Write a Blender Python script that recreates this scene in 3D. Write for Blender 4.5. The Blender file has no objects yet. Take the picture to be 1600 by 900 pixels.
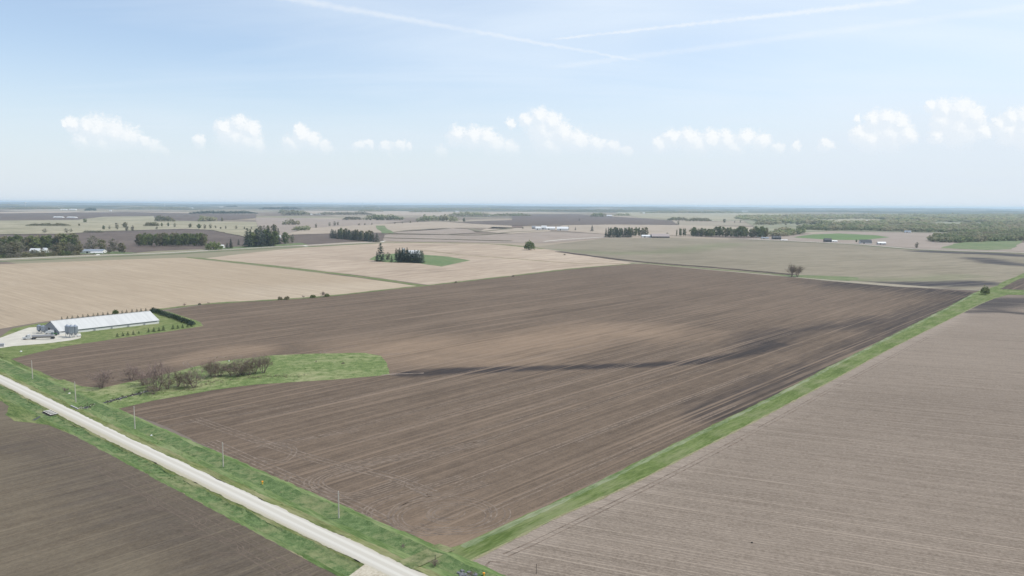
import bpy, bmesh, math, random
import numpy as np
from mathutils import Vector, Matrix, noise as mnoise

random.seed(7)
RNG = np.random.default_rng(7)
SC = bpy.context.scene
COL = SC.collection
R = math.radians

# ------------------------------------------------------------------ camera, sky, sun, exposure
PW, PH, FPX = 1600.0, 900.0, 1170.0
CAMZ = 100.0
PITCH, ROLL = math.atan(130.0 / FPX), math.atan(10.0 / 1600.0)
FWD = Vector((0, math.cos(PITCH), -math.sin(PITCH)))
_r0, _u0 = Vector((1, 0, 0)), Vector((0, math.sin(PITCH), math.cos(PITCH)))
RIGHT = _r0 * math.cos(ROLL) + _u0 * math.sin(ROLL)
UP = _u0 * math.cos(ROLL) - _r0 * math.sin(ROLL)
CAMP = Vector((0, 0, CAMZ))

cam = bpy.data.cameras.new('camera')
cam.sensor_width = 36.0
cam.lens = FPX / PW * 36.0
cam.clip_start, cam.clip_end = 1.0, 300000.0
cam_o = bpy.data.objects.new('camera', cam)
m = Matrix((RIGHT, UP, -FWD)).transposed().to_4x4()
m.translation = CAMP
cam_o.matrix_world = m
COL.objects.link(cam_o)
SC.camera = cam_o

SUN_EL, SUN_AZ = R(58), R(80)          # azimuth clockwise from +Y
SUN_DIR = Vector((math.sin(SUN_AZ) * math.cos(SUN_EL), math.cos(SUN_AZ) * math.cos(SUN_EL), math.sin(SUN_EL)))
sun = bpy.data.lights.new('sun', 'SUN')
sun.energy = 3.6
sun.angle = R(0.53)
sun.color = (1.0, 0.965, 0.91)
sun_o = bpy.data.objects.new('sun', sun)
sun_o.rotation_euler = SUN_DIR.to_track_quat('Z', 'Y').to_euler()
COL.objects.link(sun_o)

SC.view_settings.view_transform = 'Standard'
SC.view_settings.look = 'None'
SC.view_settings.gamma = 1.0
SC.view_settings.exposure = 0.12
SC.render.engine = 'CYCLES'
SC.cycles.max_bounces = 6
SC.cycles.transparent_max_bounces = 16
SC.cycles.volume_bounces = 1
SC.cycles.use_denoising = True
try: SC.cycles.denoiser = 'OPENIMAGEDENOISE'; SC.cycles.denoising_input_passes = 'RGB_ALBEDO_NORMAL'
except Exception: pass

CLOUDS = [   # cumulus heaps by survey pixel: x, y, radius
 (112, 196, 10), (135, 198, 14), (150, 204, 20), (175, 211, 22), (197, 219, 19), (130, 220, 15), (160, 227, 18), (222, 223, 11), (240, 231, 11), (256, 237, 7), (100, 193, 5),
 (350, 203, 13), (372, 196, 14), (391, 204, 15), (365, 215, 22), (386, 222, 20), (400, 226, 12), (312, 222, 9),
 (466, 206, 9), (472, 215, 13), (488, 224, 12), (455, 228, 14), (508, 231, 10), (560, 227, 8), (575, 227, 7), (605, 229, 9), (624, 229, 9), (640, 230, 6), (612, 243, 6),
 (714, 213, 13), (740, 217, 15), (760, 216, 14), (772, 229, 15), (795, 236, 13), (798, 193, 7), (822, 190, 10), (842, 183, 13), (862, 190, 14), (850, 204, 21), (878, 211, 16), (902, 222, 16), (860, 229, 20), (932, 228, 13), (957, 232, 11), (978, 238, 9), (690, 240, 10),
 (1030, 227, 11), (1050, 218, 12), (1075, 218, 13), (1110, 218, 13), (1135, 221, 14), (1165, 217, 12), (1190, 224, 13), (1216, 230, 8), (1090, 229, 15), (1150, 231, 15), (1290, 227, 9), (1245, 230, 7),
 (1338, 186, 5), (1344, 212, 15), (1365, 190, 13), (1386, 187, 14), (1406, 192, 14), (1416, 210, 14), (1360, 219, 17), (1390, 214, 24),
 (1455, 168, 8), (1475, 172, 15), (1500, 174, 17), (1521, 184, 16), (1536, 205, 12), (1470, 190, 16), (1500, 200, 27), (1464, 212, 12), (1562, 196, 12), (1580, 186, 13), (1602, 186, 17), (1576, 206, 18), (1608, 206, 24)]
CONTRAILS = [((858, 62), (1420, 1), 4, 11, 0.45), ((850, 107), (1640, 6), 9, 14, 0.20), ((420, -8), (988, 93), 14, 4, 0.34)]
def sky_clouds():
    """the band of sky that carries the cumulus and contrails: a piece of dome far beyond the haze"""
    mt = bpy.data.materials.new('cloudy_sky'); mt.use_nodes = True; nt = mt.node_tree; N = nt.nodes; L = nt.links; N.clear()
    mt.cycles.emission_sampling = 'NONE'
    out = N.new('ShaderNodeOutputMaterial')
    def M(op, a, b=None, c=None, clamp=False):
        n = N.new('ShaderNodeMath'); n.operation = op; n.use_clamp = clamp
        for i, v in enumerate((a, b, c)):
            if v is None: continue
            if isinstance(v, (int, float)): n.inputs[i].default_value = v
            else: L.new(v, n.inputs[i])
        return n.outputs[0]
    geo = N.new('ShaderNodeNewGeometry'); sb = N.new('ShaderNodeVectorMath'); sb.operation = 'SUBTRACT'; L.new(geo.outputs['Position'], sb.inputs[0]); sb.inputs[1].default_value = (0, 0, CAMZ)
    sep = N.new('ShaderNodeSeparateXYZ'); L.new(sb.outputs[0], sep.inputs[0])
    base = N.new('ShaderNodeBsdfTransparent').outputs[0]
    def uv(px, py):
        d = ray(px, py); return (d.x / d.y, d.z / d.y)
    yy = M('MAXIMUM', sep.outputs[1], 10.0)
    u = M('DIVIDE', sep.outputs[0], yy); v = M('DIVIDE', sep.outputs[2], yy)
    P = N.new('ShaderNodeCombineXYZ'); L.new(u, P.inputs[0]); L.new(v, P.inputs[1]); P = P.outputs[0]
    def noise(scale, det, vec=P, off=0.0, rough=0.6):
        mp = N.new('ShaderNodeMapping'); mp.inputs['Scale'].default_value = (scale, scale * 1.15, 1); mp.inputs['Location'].default_value = (off, off, off); L.new(vec, mp.inputs[0])
        n = N.new('ShaderNodeTexNoise'); n.inputs['Scale'].default_value = 1.0; n.inputs['Detail'].default_value = det; n.inputs['Roughness'].default_value = rough; L.new(mp.outputs[0], n.inputs[0]); return n
    def VM(op, a, b=None):
        n = N.new('ShaderNodeVectorMath'); n.operation = op
        for i, q in enumerate((a, b)):
            if q is None: continue
            if isinstance(q, (tuple, list)): n.inputs[i].default_value = q
            else: L.new(q, n.inputs[i])
        return n
    def smooth(x, a, b, c=0.0, d=1.0):
        n = N.new('ShaderNodeMapRange'); n.interpolation_type = 'SMOOTHSTEP'; L.new(x, n.inputs[0])
        for i, q in enumerate((a, b, c, d)): n.inputs[i + 1].default_value = q
        return n.outputs[0]
    wn = noise(50.0, 5).outputs['Color']
    warp = VM('MULTIPLY', VM('SUBTRACT', wn, (0.5, 0.5, 0.5)).outputs[0], (0.024, 0.021, 0.0)).outputs[0]
    fine = noise(230.0, 5, off=3.0, rough=0.65).outputs[0]
    def field(vec):
        D = None
        for (x, y, r_) in CLOUDS:
            c = uv(x, y); d = VM('DISTANCE', vec, (c[0], c[1], 0.0)).outputs['Value']
            q = M('MULTIPLY_ADD', d, -FPX / r_, 1.0)
            D = q if D is None else M('SMOOTH_MAX', D, q, 0.55)
        return D
    p0 = VM('ADD', P, warp).outputs[0]
    p1 = VM('ADD', p0, (0.0040, 0.0058, 0.0)).outputs[0]
    D0, D1 = field(p0), field(p1)
    Df = M('ADD', D0, M('MULTIPLY', M('SUBTRACT', fine, 0.5), 1.3))
    lit = smooth(M('ADD', M('SUBTRACT', D0, D1), M('MULTIPLY', M('SUBTRACT', fine, 0.5), 0.6)), -0.22, 0.58)
    v0, v1 = uv(800, 254)[1], uv(800, 208)[1]
    up = smooth(v, v0, v1)
    al = M('MULTIPLY', M('MULTIPLY', smooth(Df, -0.55, 0.26), up), M('MULTIPLY_ADD', lit, 0.22, 0.68), clamp=True)
    mixc = N.new('ShaderNodeMix'); mixc.data_type = 'RGBA'; L.new(lit, mixc.inputs[0]); mixc.inputs[6].default_value = CLOUD_SHADE; mixc.inputs[7].default_value = CLOUD_LIT
    bg = N.new('ShaderNodeEmission'); L.new(mixc.outputs[2], bg.inputs[0])
    m1 = N.new('ShaderNodeMixShader'); L.new(al, m1.inputs[0]); L.new(base, m1.inputs[1]); L.new(bg.outputs[0], m1.inputs[2])
    res = m1.outputs[0]
    for k, (a, b_, w0, w1, dens) in enumerate(CONTRAILS):
        A, B = uv(*a), uv(*b_); dx, dy = B[0] - A[0], B[1] - A[1]; ln = math.hypot(dx, dy); dx, dy = dx / ln, dy / ln
        pu, pv = M('SUBTRACT', u, A[0]), M('SUBTRACT', v, A[1])
        t = M('MULTIPLY_ADD', pv, dy / ln, M('MULTIPLY', pu, dx / ln)); dist = M('MULTIPLY_ADD', pv, dx, M('MULTIPLY', pu, -dy))
        nz = noise((150.0, 190.0, 90.0)[k], 4, off=5.0 + k).outputs[0]
        dist = M('ABSOLUTE', M('ADD', dist, M('MULTIPLY', M('SUBTRACT', nz, 0.5), 0.007)))
        hw = M('MULTIPLY_ADD', t, (w1 - w0) / 2 / FPX, w0 / 2 / FPX)
        core = smooth(M('DIVIDE', dist, hw), 0.05, 1.25, 1.0, 0.0)
        ends = M('MULTIPLY', smooth(t, -0.01, 0.05), smooth(t, 0.97, 1.05, 1.0, 0.0))
        big = smooth(noise(26.0, 3, off=9.0 + k).outputs[0], 0.25, 0.6, 0.45, 1.0)
        f = M('MULTIPLY', M('MULTIPLY', core, ends), M('MULTIPLY', big, dens), clamp=True)
        bgc = N.new('ShaderNodeEmission'); bgc.inputs[0].default_value = CLOUD_LIT
        mm = N.new('ShaderNodeMixShader'); L.new(f, mm.inputs[0]); L.new(res, mm.inputs[1]); L.new(bgc.outputs[0], mm.inputs[2]); res = mm.outputs[0]
    L.new(res, out.inputs[0])
    RAD, na, ne = 130000.0, 60, 16; vs = []; fs = []
    for j in range(ne + 1):
        el = R(0.9 + 24.0 * j / ne)
        for i in range(na + 1):
            az = R(-52 + 104 * i / na); vs.append((RAD * math.sin(az) * math.cos(el), RAD * math.cos(az) * math.cos(el), CAMZ + RAD * math.sin(el)))
    fs = [(j * (na + 1) + i, j * (na + 1) + i + 1, (j + 1) * (na + 1) + i + 1, (j + 1) * (na + 1) + i) for j in range(ne) for i in range(na)]
    me = bpy.data.meshes.new('sky'); me.from_pydata(vs, [], fs); me.materials.append(mt); me.update()
    o = bpy.data.objects.new('sky', me); COL.objects.link(o); o['kind'] = 'structure'
world = bpy.data.worlds.new('World')
SC.world = world
world.use_nodes = True
def build_sky():
    nt = world.node_tree; N = nt.nodes; L = nt.links
    N.clear()
    out = N.new('ShaderNodeOutputWorld')
    sky = N.new('ShaderNodeTexSky'); sky.sky_type = 'NISHITA'; sky.sun_disc = False
    sky.sun_elevation = SUN_EL; sky.sun_rotation = SUN_AZ
    sky.altitude = 300; sky.air_density = 1.0; sky.dust_density = 0.9; sky.ozone_density = 1.3
    bg = N.new('ShaderNodeBackground'); bg.inputs[1].default_value = SKY_STRENGTH
    L.new(sky.outputs[0], bg.inputs[0])
    tc = N.new('ShaderNodeTexCoord')
    # thin high cirrus veil, streaky, laid out in sky direction
    sep = N.new('ShaderNodeSeparateXYZ'); L.new(tc.outputs['Generated'], sep.inputs[0])
    def M(op, a, b=None, c=None, clamp=False):
        n = N.new('ShaderNodeMath'); n.operation = op; n.use_clamp = clamp
        for i, v in enumerate((a, b, c)):
            if v is None: continue
            if isinstance(v, (int, float)): n.inputs[i].default_value = v
            else: L.new(v, n.inputs[i])
        return n.outputs[0]
    z = M('MAXIMUM', sep.outputs[2], 0.02)
    # project the direction on a high flat layer so streaks converge towards the horizon
    px = M('DIVIDE', sep.outputs[0], M('ADD', z, 0.12)); py = M('DIVIDE', sep.outputs[1], M('ADD', z, 0.12))
    comb = N.new('ShaderNodeCombineXYZ'); L.new(px, comb.inputs[0]); L.new(py, comb.inputs[1])
    mp = N.new('ShaderNodeMapping'); mp.inputs['Rotation'].default_value = (0, 0, R(24)); mp.inputs['Scale'].default_value = (0.35, 1.25, 1)
    L.new(comb.outputs[0], mp.inputs[0])
    n1 = N.new('ShaderNodeTexNoise'); n1.inputs['Scale'].default_value = 1.1; n1.inputs['Detail'].default_value = 8; n1.inputs['Roughness'].default_value = 0.58; n1.inputs['Distortion'].default_value = 0.6
    L.new(mp.outputs[0], n1.inputs[0])
    n2 = N.new('ShaderNodeTexNoise'); n2.inputs['Scale'].default_value = 0.55; n2.inputs['Detail'].default_value = 3
    L.new(comb.outputs[0], n2.inputs[0])
    s = M('ADD', M('MULTIPLY', n1.outputs[0], 0.55), M('MULTIPLY', n2.outputs[0], 0.55))
    s = M('ADD', s, M('MULTIPLY', sep.outputs[0], 0.36))          # more veil towards the sun side
    ramp = N.new('ShaderNodeMapRange'); ramp.inputs['From Min'].default_value = 0.36; ramp.inputs['From Max'].default_value = 0.80
    ramp.inputs['To Min'].default_value = 0.20; ramp.inputs['To Max'].default_value = 0.92
    L.new(s, ramp.inputs[0])
    # haze belt low over the land
    low = N.new('ShaderNodeMapRange'); low.inputs['From Min'].default_value = 0.0; low.inputs['From Max'].default_value = 0.20
    low.inputs['To Min'].default_value = 0.86; low.inputs['To Max'].default_value = 0.0; low.interpolation_type = 'SMOOTHSTEP'
    L.new(sep.outputs[2], low.inputs[0])
    fac = ramp.outputs[0]
    veil = N.new('ShaderNodeBackground'); veil.inputs[0].default_value = VEIL_COL; veil.inputs[1].default_value = 1.0
    mix = N.new('ShaderNodeMixShader'); L.new(fac, mix.inputs[0]); L.new(bg.outputs[0], mix.inputs[1]); L.new(veil.outputs[0], mix.inputs[2])
    belt = N.new('ShaderNodeBackground'); belt.inputs[0].default_value = BELT_COL
    mix2 = N.new('ShaderNodeMixShader'); L.new(low.outputs[0], mix2.inputs[0]); L.new(mix.outputs[0], mix2.inputs[1]); L.new(belt.outputs[0], mix2.inputs[2])
    L.new(mix2.outputs[0], out.inputs[0])
SKY_STRENGTH = 0.15
VEIL_COL = (0.76, 0.85, 0.945, 1)
BELT_COL = (0.675, 0.745, 0.82, 1)
CLOUD_LIT, CLOUD_SHADE = (0.90, 0.92, 0.93, 1), (0.775, 0.83, 0.885, 1)
HAZE_DENSITY, HAZE_COL = 4.2e-5, (0.68, 0.85, 1.0, 1)

# ------------------------------------------------------------------ pixel of the survey photo -> point of the land
def ray(px, py):
    return (FWD * FPX + RIGHT * (px - PW / 2) + UP * (PH / 2 - py)).normalized()
build_sky()
sky_clouds()
def G(px, py, z=0.0):
    d = ray(px, py)
    if d.z > -0.0016: d = Vector((d.x, d.y, -0.0016))
    t = (z - CAMZ) / d.z
    return CAMP + d * t
def depth(p): return (Vector(p) - CAMP).dot(FWD)
def mpp(p): return depth(p) / FPX        # metres per photo pixel at p
def P2(pts): return [(G(*p).x, G(*p).y) for p in pts]
def project(p):
    v = Vector(p) - CAMP; d = v.dot(FWD)
    return (PW / 2 + FPX * v.dot(RIGHT) / d, PH / 2 - FPX * v.dot(UP) / d)

# ------------------------------------------------------------------ materials
def newmat(name):
    mt = bpy.data.materials.new(name); mt.use_nodes = True
    nt = mt.node_tree; nt.nodes.clear()
    return mt, nt, nt.nodes, nt.links
class NB:
    """small node builder"""
    def __init__(s, name):
        s.m, s.nt, s.N, s.L = newmat(name)
        s.out = s.N.new('ShaderNodeOutputMaterial')
    def put(s, sock, v):
        if v is None: return
        if isinstance(v, bpy.types.NodeSocket): s.L.new(v, sock)
        elif isinstance(v, (tuple, list)) and len(v) == 3 and sock.type == 'RGBA': sock.default_value = (*v, 1)
        else: sock.default_value = v
    def math(s, op, a, b=None, c=None, clamp=False):
        n = s.N.new('ShaderNodeMath'); n.operation = op; n.use_clamp = clamp
        for i, v in enumerate((a, b, c)): s.put(n.inputs[i], v)
        return n.outputs[0]
    def pos(s): return s.N.new('ShaderNodeNewGeometry').outputs['Position']
    def obj(s): return s.N.new('ShaderNodeTexCoord').outputs['Object']
    def gen(s): return s.N.new('ShaderNodeTexCoord').outputs['Generated']
    def island(s): return s.N.new('ShaderNodeNewGeometry').outputs['Random Per Island']
    def rnd(s): return s.N.new('ShaderNodeObjectInfo').outputs['Random']
    def attr(s, name):
        n = s.N.new('ShaderNodeAttribute'); n.attribute_name = name; return n.outputs['Color']
    def map(s, v, rot=0.0, sc=(1, 1, 1), loc=(0, 0, 0)):
        r = s.N.new('ShaderNodeMapping'); r.inputs['Rotation'].default_value = (0, 0, rot)
        s.put(r.inputs[0], v)
        q = s.N.new('ShaderNodeMapping'); q.inputs['Scale'].default_value = sc; q.inputs['Location'].default_value = loc
        s.L.new(r.outputs[0], q.inputs[0])
        return q.outputs[0]
    def noise(s, v, scale=1.0, detail=3, rough=0.5, dist=0.0):
        n = s.N.new('ShaderNodeTexNoise')
        n.inputs['Scale'].default_value = scale; n.inputs['Detail'].default_value = detail
        n.inputs['Roughness'].default_value = rough; n.inputs['Distortion'].default_value = dist
        s.put(n.inputs[0], v); return n.outputs[0]
    def rng(s, v, a, b, c=0.0, d=1.0, smooth=False):
        n = s.N.new('ShaderNodeMapRange'); n.clamp = True
        if smooth: n.interpolation_type = 'SMOOTHSTEP'
        s.put(n.inputs[0], v)
        for i, x in enumerate((a, b, c, d)): n.inputs[i + 1].default_value = x
        return n.outputs[0]
    def mix(s, f, a, b, mode='MIX'):
        n = s.N.new('ShaderNodeMix'); n.data_type = 'RGBA'; n.blend_type = mode; n.clamp_factor = True
        s.put(n.inputs[0], f); s.put(n.inputs[6], a); s.put(n.inputs[7], b); return n.outputs[2]
    def sep(s, v):
        n = s.N.new('ShaderNodeSeparateColor'); s.put(n.inputs[0], v); return n.outputs
    def sepxyz(s, v):
        n = s.N.new('ShaderNodeSeparateXYZ'); s.put(n.inputs[0], v); return n.outputs
    def ramp(s, v, stops, const=False):
        n = s.N.new('ShaderNodeValToRGB'); e = n.color_ramp.elements
        if const: n.color_ramp.interpolation = 'CONSTANT'
        while len(e) < len(stops): e.new(0.5)
        for i, (p, c) in enumerate(stops): e[i].position = p; e[i].color = (*c, 1)
        s.put(n.inputs[0], v); return n.outputs[0]
    def bump(s, h, strength=0.3, dist=0.2):
        n = s.N.new('ShaderNodeBump'); n.inputs['Strength'].default_value = strength; n.inputs['Distance'].default_value = dist
        s.put(n.inputs['Height'], h); return n.outputs[0]
    def surf(s, col, rough=0.9, metal=0.0, spec=0.2, normal=None):
        n = s.N.new('ShaderNodeBsdfPrincipled')
        s.put(n.inputs['Base Color'], col); s.put(n.inputs['Roughness'], rough); s.put(n.inputs['Metallic'], metal)
        n.inputs['Specular IOR Level'].default_value = spec
        if normal: s.L.new(normal, n.inputs['Normal'])
        s.L.new(n.outputs[0], s.out.inputs[0]); return s.m

def dirang(az_deg): return R(az_deg)   # a row direction given clockwise from +Y; rotating by it lines rows up with +Y
AZ_A, AZ_B = 42.0, -49.0

MATS = {}
def field_mat(name, c0, c1, az, dark=None, tan=None, streak=0.5, lines=0.35, patch=0.5, row=6.0, speck=0.35, line_col=None, rows=0.0, period=0.76):
    if name in MATS: return MATS[name]
    b = NB(name)
    p = b.pos(); rot = dirang(az)
    big = b.noise(p, 0.0045, 4, 0.55, 0.4)
    st1 = b.noise(b.map(p, rot, (1 / row, 0.010, 0)), 1.0, 4, 0.65)
    st2 = b.noise(b.map(p, rot, (2.8 / row, 0.03, 0), (3, 9, 0)), 1.0, 3, 0.6)
    sp = b.noise(b.map(p, rot, (1.5, 0.75, 1)), 1.0, 4, 0.8)
    sp2 = b.noise(p, 0.17, 3, 0.65)
    f = b.math('ADD', b.math('MULTIPLY', b.math('SUBTRACT', st1, 0.5), streak * 5.0), 0.5)
    f = b.math('ADD', f, b.math('MULTIPLY', b.math('SUBTRACT', st2, 0.5), streak * 3.4))
    f = b.math('ADD', f, b.math('MULTIPLY', b.math('SUBTRACT', big, 0.5), patch * 3.0))
    f = b.math('ADD', f, b.math('MULTIPLY', b.math('SUBTRACT', sp, 0.5), speck * 3.2))
    f = b.math('ADD', f, b.math('MULTIPLY', b.math('SUBTRACT', sp2, 0.5), speck * 1.5), clamp=True)
    col = b.mix(f, c0, c1)
    if dark or tan:
        a = b.sep(b.attr('stain'))
        wob = b.math('MULTIPLY', b.math('SUBTRACT', b.noise(b.map(p, rot, (0.22, 0.020, 0)), 1.0, 5, 0.68), 0.5), 1.5)
        if tan:
            t = b.rng(b.math('ADD', a[1], b.math('MULTIPLY', wob, b.rng(a[1], 0, 0.25))), 0.08, 0.95)
            col = b.mix(b.math('MULTIPLY', t, 0.85), col, b.mix(f, [x * 0.82 for x in tan], [x * 1.12 for x in tan]))
        if dark:
            d = b.rng(b.math('ADD', a[0], b.math('MULTIPLY', wob, b.rng(a[0], 0, 0.25))), 0.12, 0.92)
            col = b.mix(b.math('MULTIPLY', d, 0.97), col, b.mix(f, [x * 0.75 for x in dark], [x * 1.3 for x in dark]))
    # narrow pale passes left by the implement
    ln = b.noise(b.map(p, rot, (1.9 / row, 0.0011, 0), (11, 5, 0)), 1.0, 1.0, 0.5)
    ln2 = b.noise(b.map(p, rot, (1.3 / row, 0.0009, 0), (31, 15, 0)), 1.0, 1.0, 0.5)
    brk = b.noise(b.map(p, rot, (0.05, 0.01, 0), (1, 7, 0)), 1.0, 3, 0.6)
    lf = b.math('MULTIPLY', b.rng(ln, 0.56, 0.63), b.rng(brk, 0.30, 0.52))
    df = b.math('MULTIPLY', b.rng(ln2, 0.44, 0.37), b.rng(brk, 0.62, 0.40))
    lc = line_col or [x * 1.38 for x in c1]
    col = b.mix(b.math('MULTIPLY', df, lines * 0.8), col, [x * 0.78 for x in c0])
    col = b.mix(b.math('MULTIPLY', lf, lines), col, lc)
    if rows:
        uu = b.sepxyz(b.map(p, rot, (2 * math.pi / period, 1, 1)))[0]
        wv = b.math('SINE', b.math('ADD', uu, b.math('MULTIPLY', b.noise(b.map(p, rot, (0.25, 0.03, 0)), 1.0, 3), 9.0)))
        rw = b.math('MULTIPLY', b.math('MULTIPLY_ADD', wv, 0.5, 0.5), b.rng(sp2, 0.35, 0.62))
        col = b.mix(b.math('MULTIPLY', rw, rows), col, [x * 0.45 for x in c0])
    hb = b.math('ADD', b.math('MULTIPLY', sp, 0.6), st2)
    MATS[name] = b.surf(col, 0.95, spec=0.1, normal=b.bump(hb, 0.35, 0.35))
    return MATS[name]

def grass_mat(name, c0, c1, dry, dryamt=0.3, scale=1.0, az=None):
    b = NB(name); p = b.pos()
    q = p if az is None else b.map(p, dirang(az), (1.0, 0.16, 1))
    n1 = b.noise(q, 0.22 * scale, 5, 0.65); n2 = b.noise(q, 1.3 * scale, 3, 0.7); n3 = b.noise(p, 0.035 * scale, 3, 0.6)
    f = b.math('ADD', b.math('MULTIPLY', b.math('SUBTRACT', n1, 0.5), 2.3), b.math('MULTIPLY', b.math('SUBTRACT', n2, 0.5), 2.4))
    f = b.math('ADD', f, 0.5, clamp=True)
    col = b.mix(f, c0, c1)
    d = b.rng(b.math('ADD', b.math('MULTIPLY', n3, 0.55), b.math('MULTIPLY', n1, 0.45)), 0.47, 0.66)
    col = b.mix(b.math('MULTIPLY', d, dryamt), col, dry)
    return b.surf(col, 0.95, spec=0.1, normal=b.bump(n2, 0.5, 0.4))

def plain_mat(name, col, rough=0.7, var=0.12, scale=0.6, metal=0.0, spec=0.3):
    if name in MATS: return MATS[name]
    b = NB(name)
    n = b.noise(b.obj(), scale, 4, 0.6)
    c = b.mix(n, [x * (1 - var) for x in col], [min(1, x * (1 + var)) for x in col])
    MATS[name] = b.surf(c, rough, metal, spec); return MATS[name]

def leaf_mat(name, dark, lite, brown=None, brownamt=0.0, bscale=0.06):
    if name in MATS: return MATS[name]
    b = NB(name)
    f = b.math('ADD', b.math('MULTIPLY', b.island(), 0.75), b.math('MULTIPLY', b.math('SUBTRACT', b.rnd(), 0.5), 0.5), clamp=True)
    col = b.mix(f, dark, lite)
    if brown: col = b.mix(b.math('MULTIPLY', b.rng(b.noise(b.pos(), bscale, 3), 0.4, 0.62), brownamt), col, brown)
    d = b.N.new('ShaderNodeBsdfDiffuse'); t = b.N.new('ShaderNodeBsdfTranslucent'); mx = b.N.new('ShaderNodeMixShader')
    b.put(d.inputs[0], col); b.put(t.inputs[0], col); mx.inputs[0].default_value = 0.42
    b.L.new(d.outputs[0], mx.inputs[1]); b.L.new(t.outputs[0], mx.inputs[2]); b.L.new(mx.outputs[0], b.out.inputs[0])
    MATS[name] = b.m; return b.m

# ------------------------------------------------------------------ object helpers
def tag(o, label=None, cat=None, group=None, kind=None):
    if label: o['label'] = label
    if cat: o['category'] = cat
    if group: o['group'] = group
    if kind: o['kind'] = kind
    return o
def mesh_obj(name, me, parent=None):
    o = bpy.data.objects.new(name, me); COL.objects.link(o)
    if parent: o.parent = parent
    return o
def empty(name, loc, rz=0.0, label=None, cat=None, group=None):
    o = bpy.data.objects.new(name, None); COL.objects.link(o)
    o.location = loc; o.rotation_euler = (0, 0, rz)
    return tag(o, label, cat, group)
class MB:
    def __init__(s): s.v = []; s.f = []; s.mi = []
    def add(s, vs, fs, mi=0):
        k = len(s.v); s.v += [tuple(q) for q in vs]
        s.f += [tuple(i + k for i in q) for q in fs]; s.mi += [mi] * len(fs)
        return s
    def box(s, c, d, mi=0, rz=0.0):
        x, y, z = d[0] / 2, d[1] / 2, d[2] / 2; cs, sn = math.cos(rz), math.sin(rz)
        vs = [(c[0] + a * cs - b_ * sn, c[1] + a * sn + b_ * cs, c[2] + e) for e in (-z, z) for (a, b_) in ((-x, -y), (x, -y), (x, y), (-x, y))]
        return s.add(vs, [(3, 2, 1, 0), (4, 5, 6, 7), (0, 1, 5, 4), (1, 2, 6, 5), (2, 3, 7, 6), (3, 0, 4, 7)], mi)
    def tube(s, p, q, r0, r1, n=6, mi=0, cap=True):
        p, q = Vector(p), Vector(q); d = (q - p)
        if d.length < 1e-6: return s
        a = d.orthogonal().normalized(); b_ = d.normalized().cross(a)
        vs = [p + (a * math.cos(2 * math.pi * i / n) + b_ * math.sin(2 * math.pi * i / n)) * r0 for i in range(n)] + \
             [q + (a * math.cos(2 * math.pi * i / n) + b_ * math.sin(2 * math.pi * i / n)) * r1 for i in range(n)]
        fs = [(i, (i + 1) % n, n + (i + 1) % n, n + i) for i in range(n)]
        if cap: fs += [tuple(range(n - 1, -1, -1)), tuple(range(n, 2 * n))]
        return s.add(vs, fs, mi)
    def lathe(s, c, prof, n=16, mi=0):
        """prof: (r, z) list"""
        vs = []; fs = []
        for r_, z in prof:
            vs += [(c[0] + r_ * math.cos(2 * math.pi * i / n), c[1] + r_ * math.sin(2 * math.pi * i / n), c[2] + z) for i in range(n)]
        for k in range(len(prof) - 1):
            fs += [(k * n + i, k * n + (i + 1) % n, (k + 1) * n + (i + 1) % n, (k + 1) * n + i) for i in range(n)]
        fs += [tuple(range(n - 1, -1, -1)), tuple(range((len(prof) - 1) * n, len(prof) * n))]
        return s.add(vs, fs, mi)
    def mesh(s, name, mats, smooth=False):
        me = bpy.data.meshes.new(name); me.from_pydata(s.v, [], s.f)
        for q in (mats if isinstance(mats, (list, tuple)) else [mats]): me.materials.append(q)
        me.polygons.foreach_set('material_index', s.mi)
        if smooth: me.polygons.foreach_set('use_smooth', [True] * len(s.f))
        me.update(); return me
    def build(s, name, mats, parent=None, smooth=False): return mesh_obj(name, s.mesh(name, mats, smooth), parent)

def smooth_line(pts, step=4.0):
    """Catmull-Rom through 2D points"""
    pts = [Vector(p) for p in pts]; out = []
    n = len(pts)
    for i in range(n - 1):
        p0, p1, p2, p3 = pts[max(i - 1, 0)], pts[i], pts[i + 1], pts[min(i + 2, n - 1)]
        k = max(2, min(60, int((p2 - p1).length / step)))
        for j in range(k):
            t = j / k
            out.append(0.5 * ((2 * p1) + (p2 - p0) * t + (2 * p0 - 5 * p1 + 4 * p2 - p3) * t * t + (3 * p1 - p0 - 3 * p2 + p3) * t ** 3))
    out.append(pts[-1]); return out

_RIB = [0]
def ribbon(mb, pts, width, z, mi=0, wob=0.0, step=4.0, off=0.0):
    """flat strip along a 2D line"""
    _RIB[0] += 1; z = z + 0.0011 * (_RIB[0] % 17)
    ln = smooth_line(pts, step); n = len(ln); vs = []
    for i, p in enumerate(ln):
        d = (ln[min(i + 1, n - 1)] - ln[max(i - 1, 0)])
        if d.length < 1e-6: d = Vector((1, 0))
        nn = Vector((-d.y, d.x)).normalized()
        w = width / 2 * (1 + wob * (mnoise.noise(Vector((i * 0.37, width, 3.1))) * 1.2))
        c = p + nn * off
        vs += [(c.x + nn.x * w, c.y + nn.y * w, z), (c.x - nn.x * w, c.y - nn.y * w, z)]
    fs = [(2 * i + 1, 2 * i + 3, 2 * i + 2, 2 * i) for i in range(n - 1)]
    return mb.add(vs, fs, mi)

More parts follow.
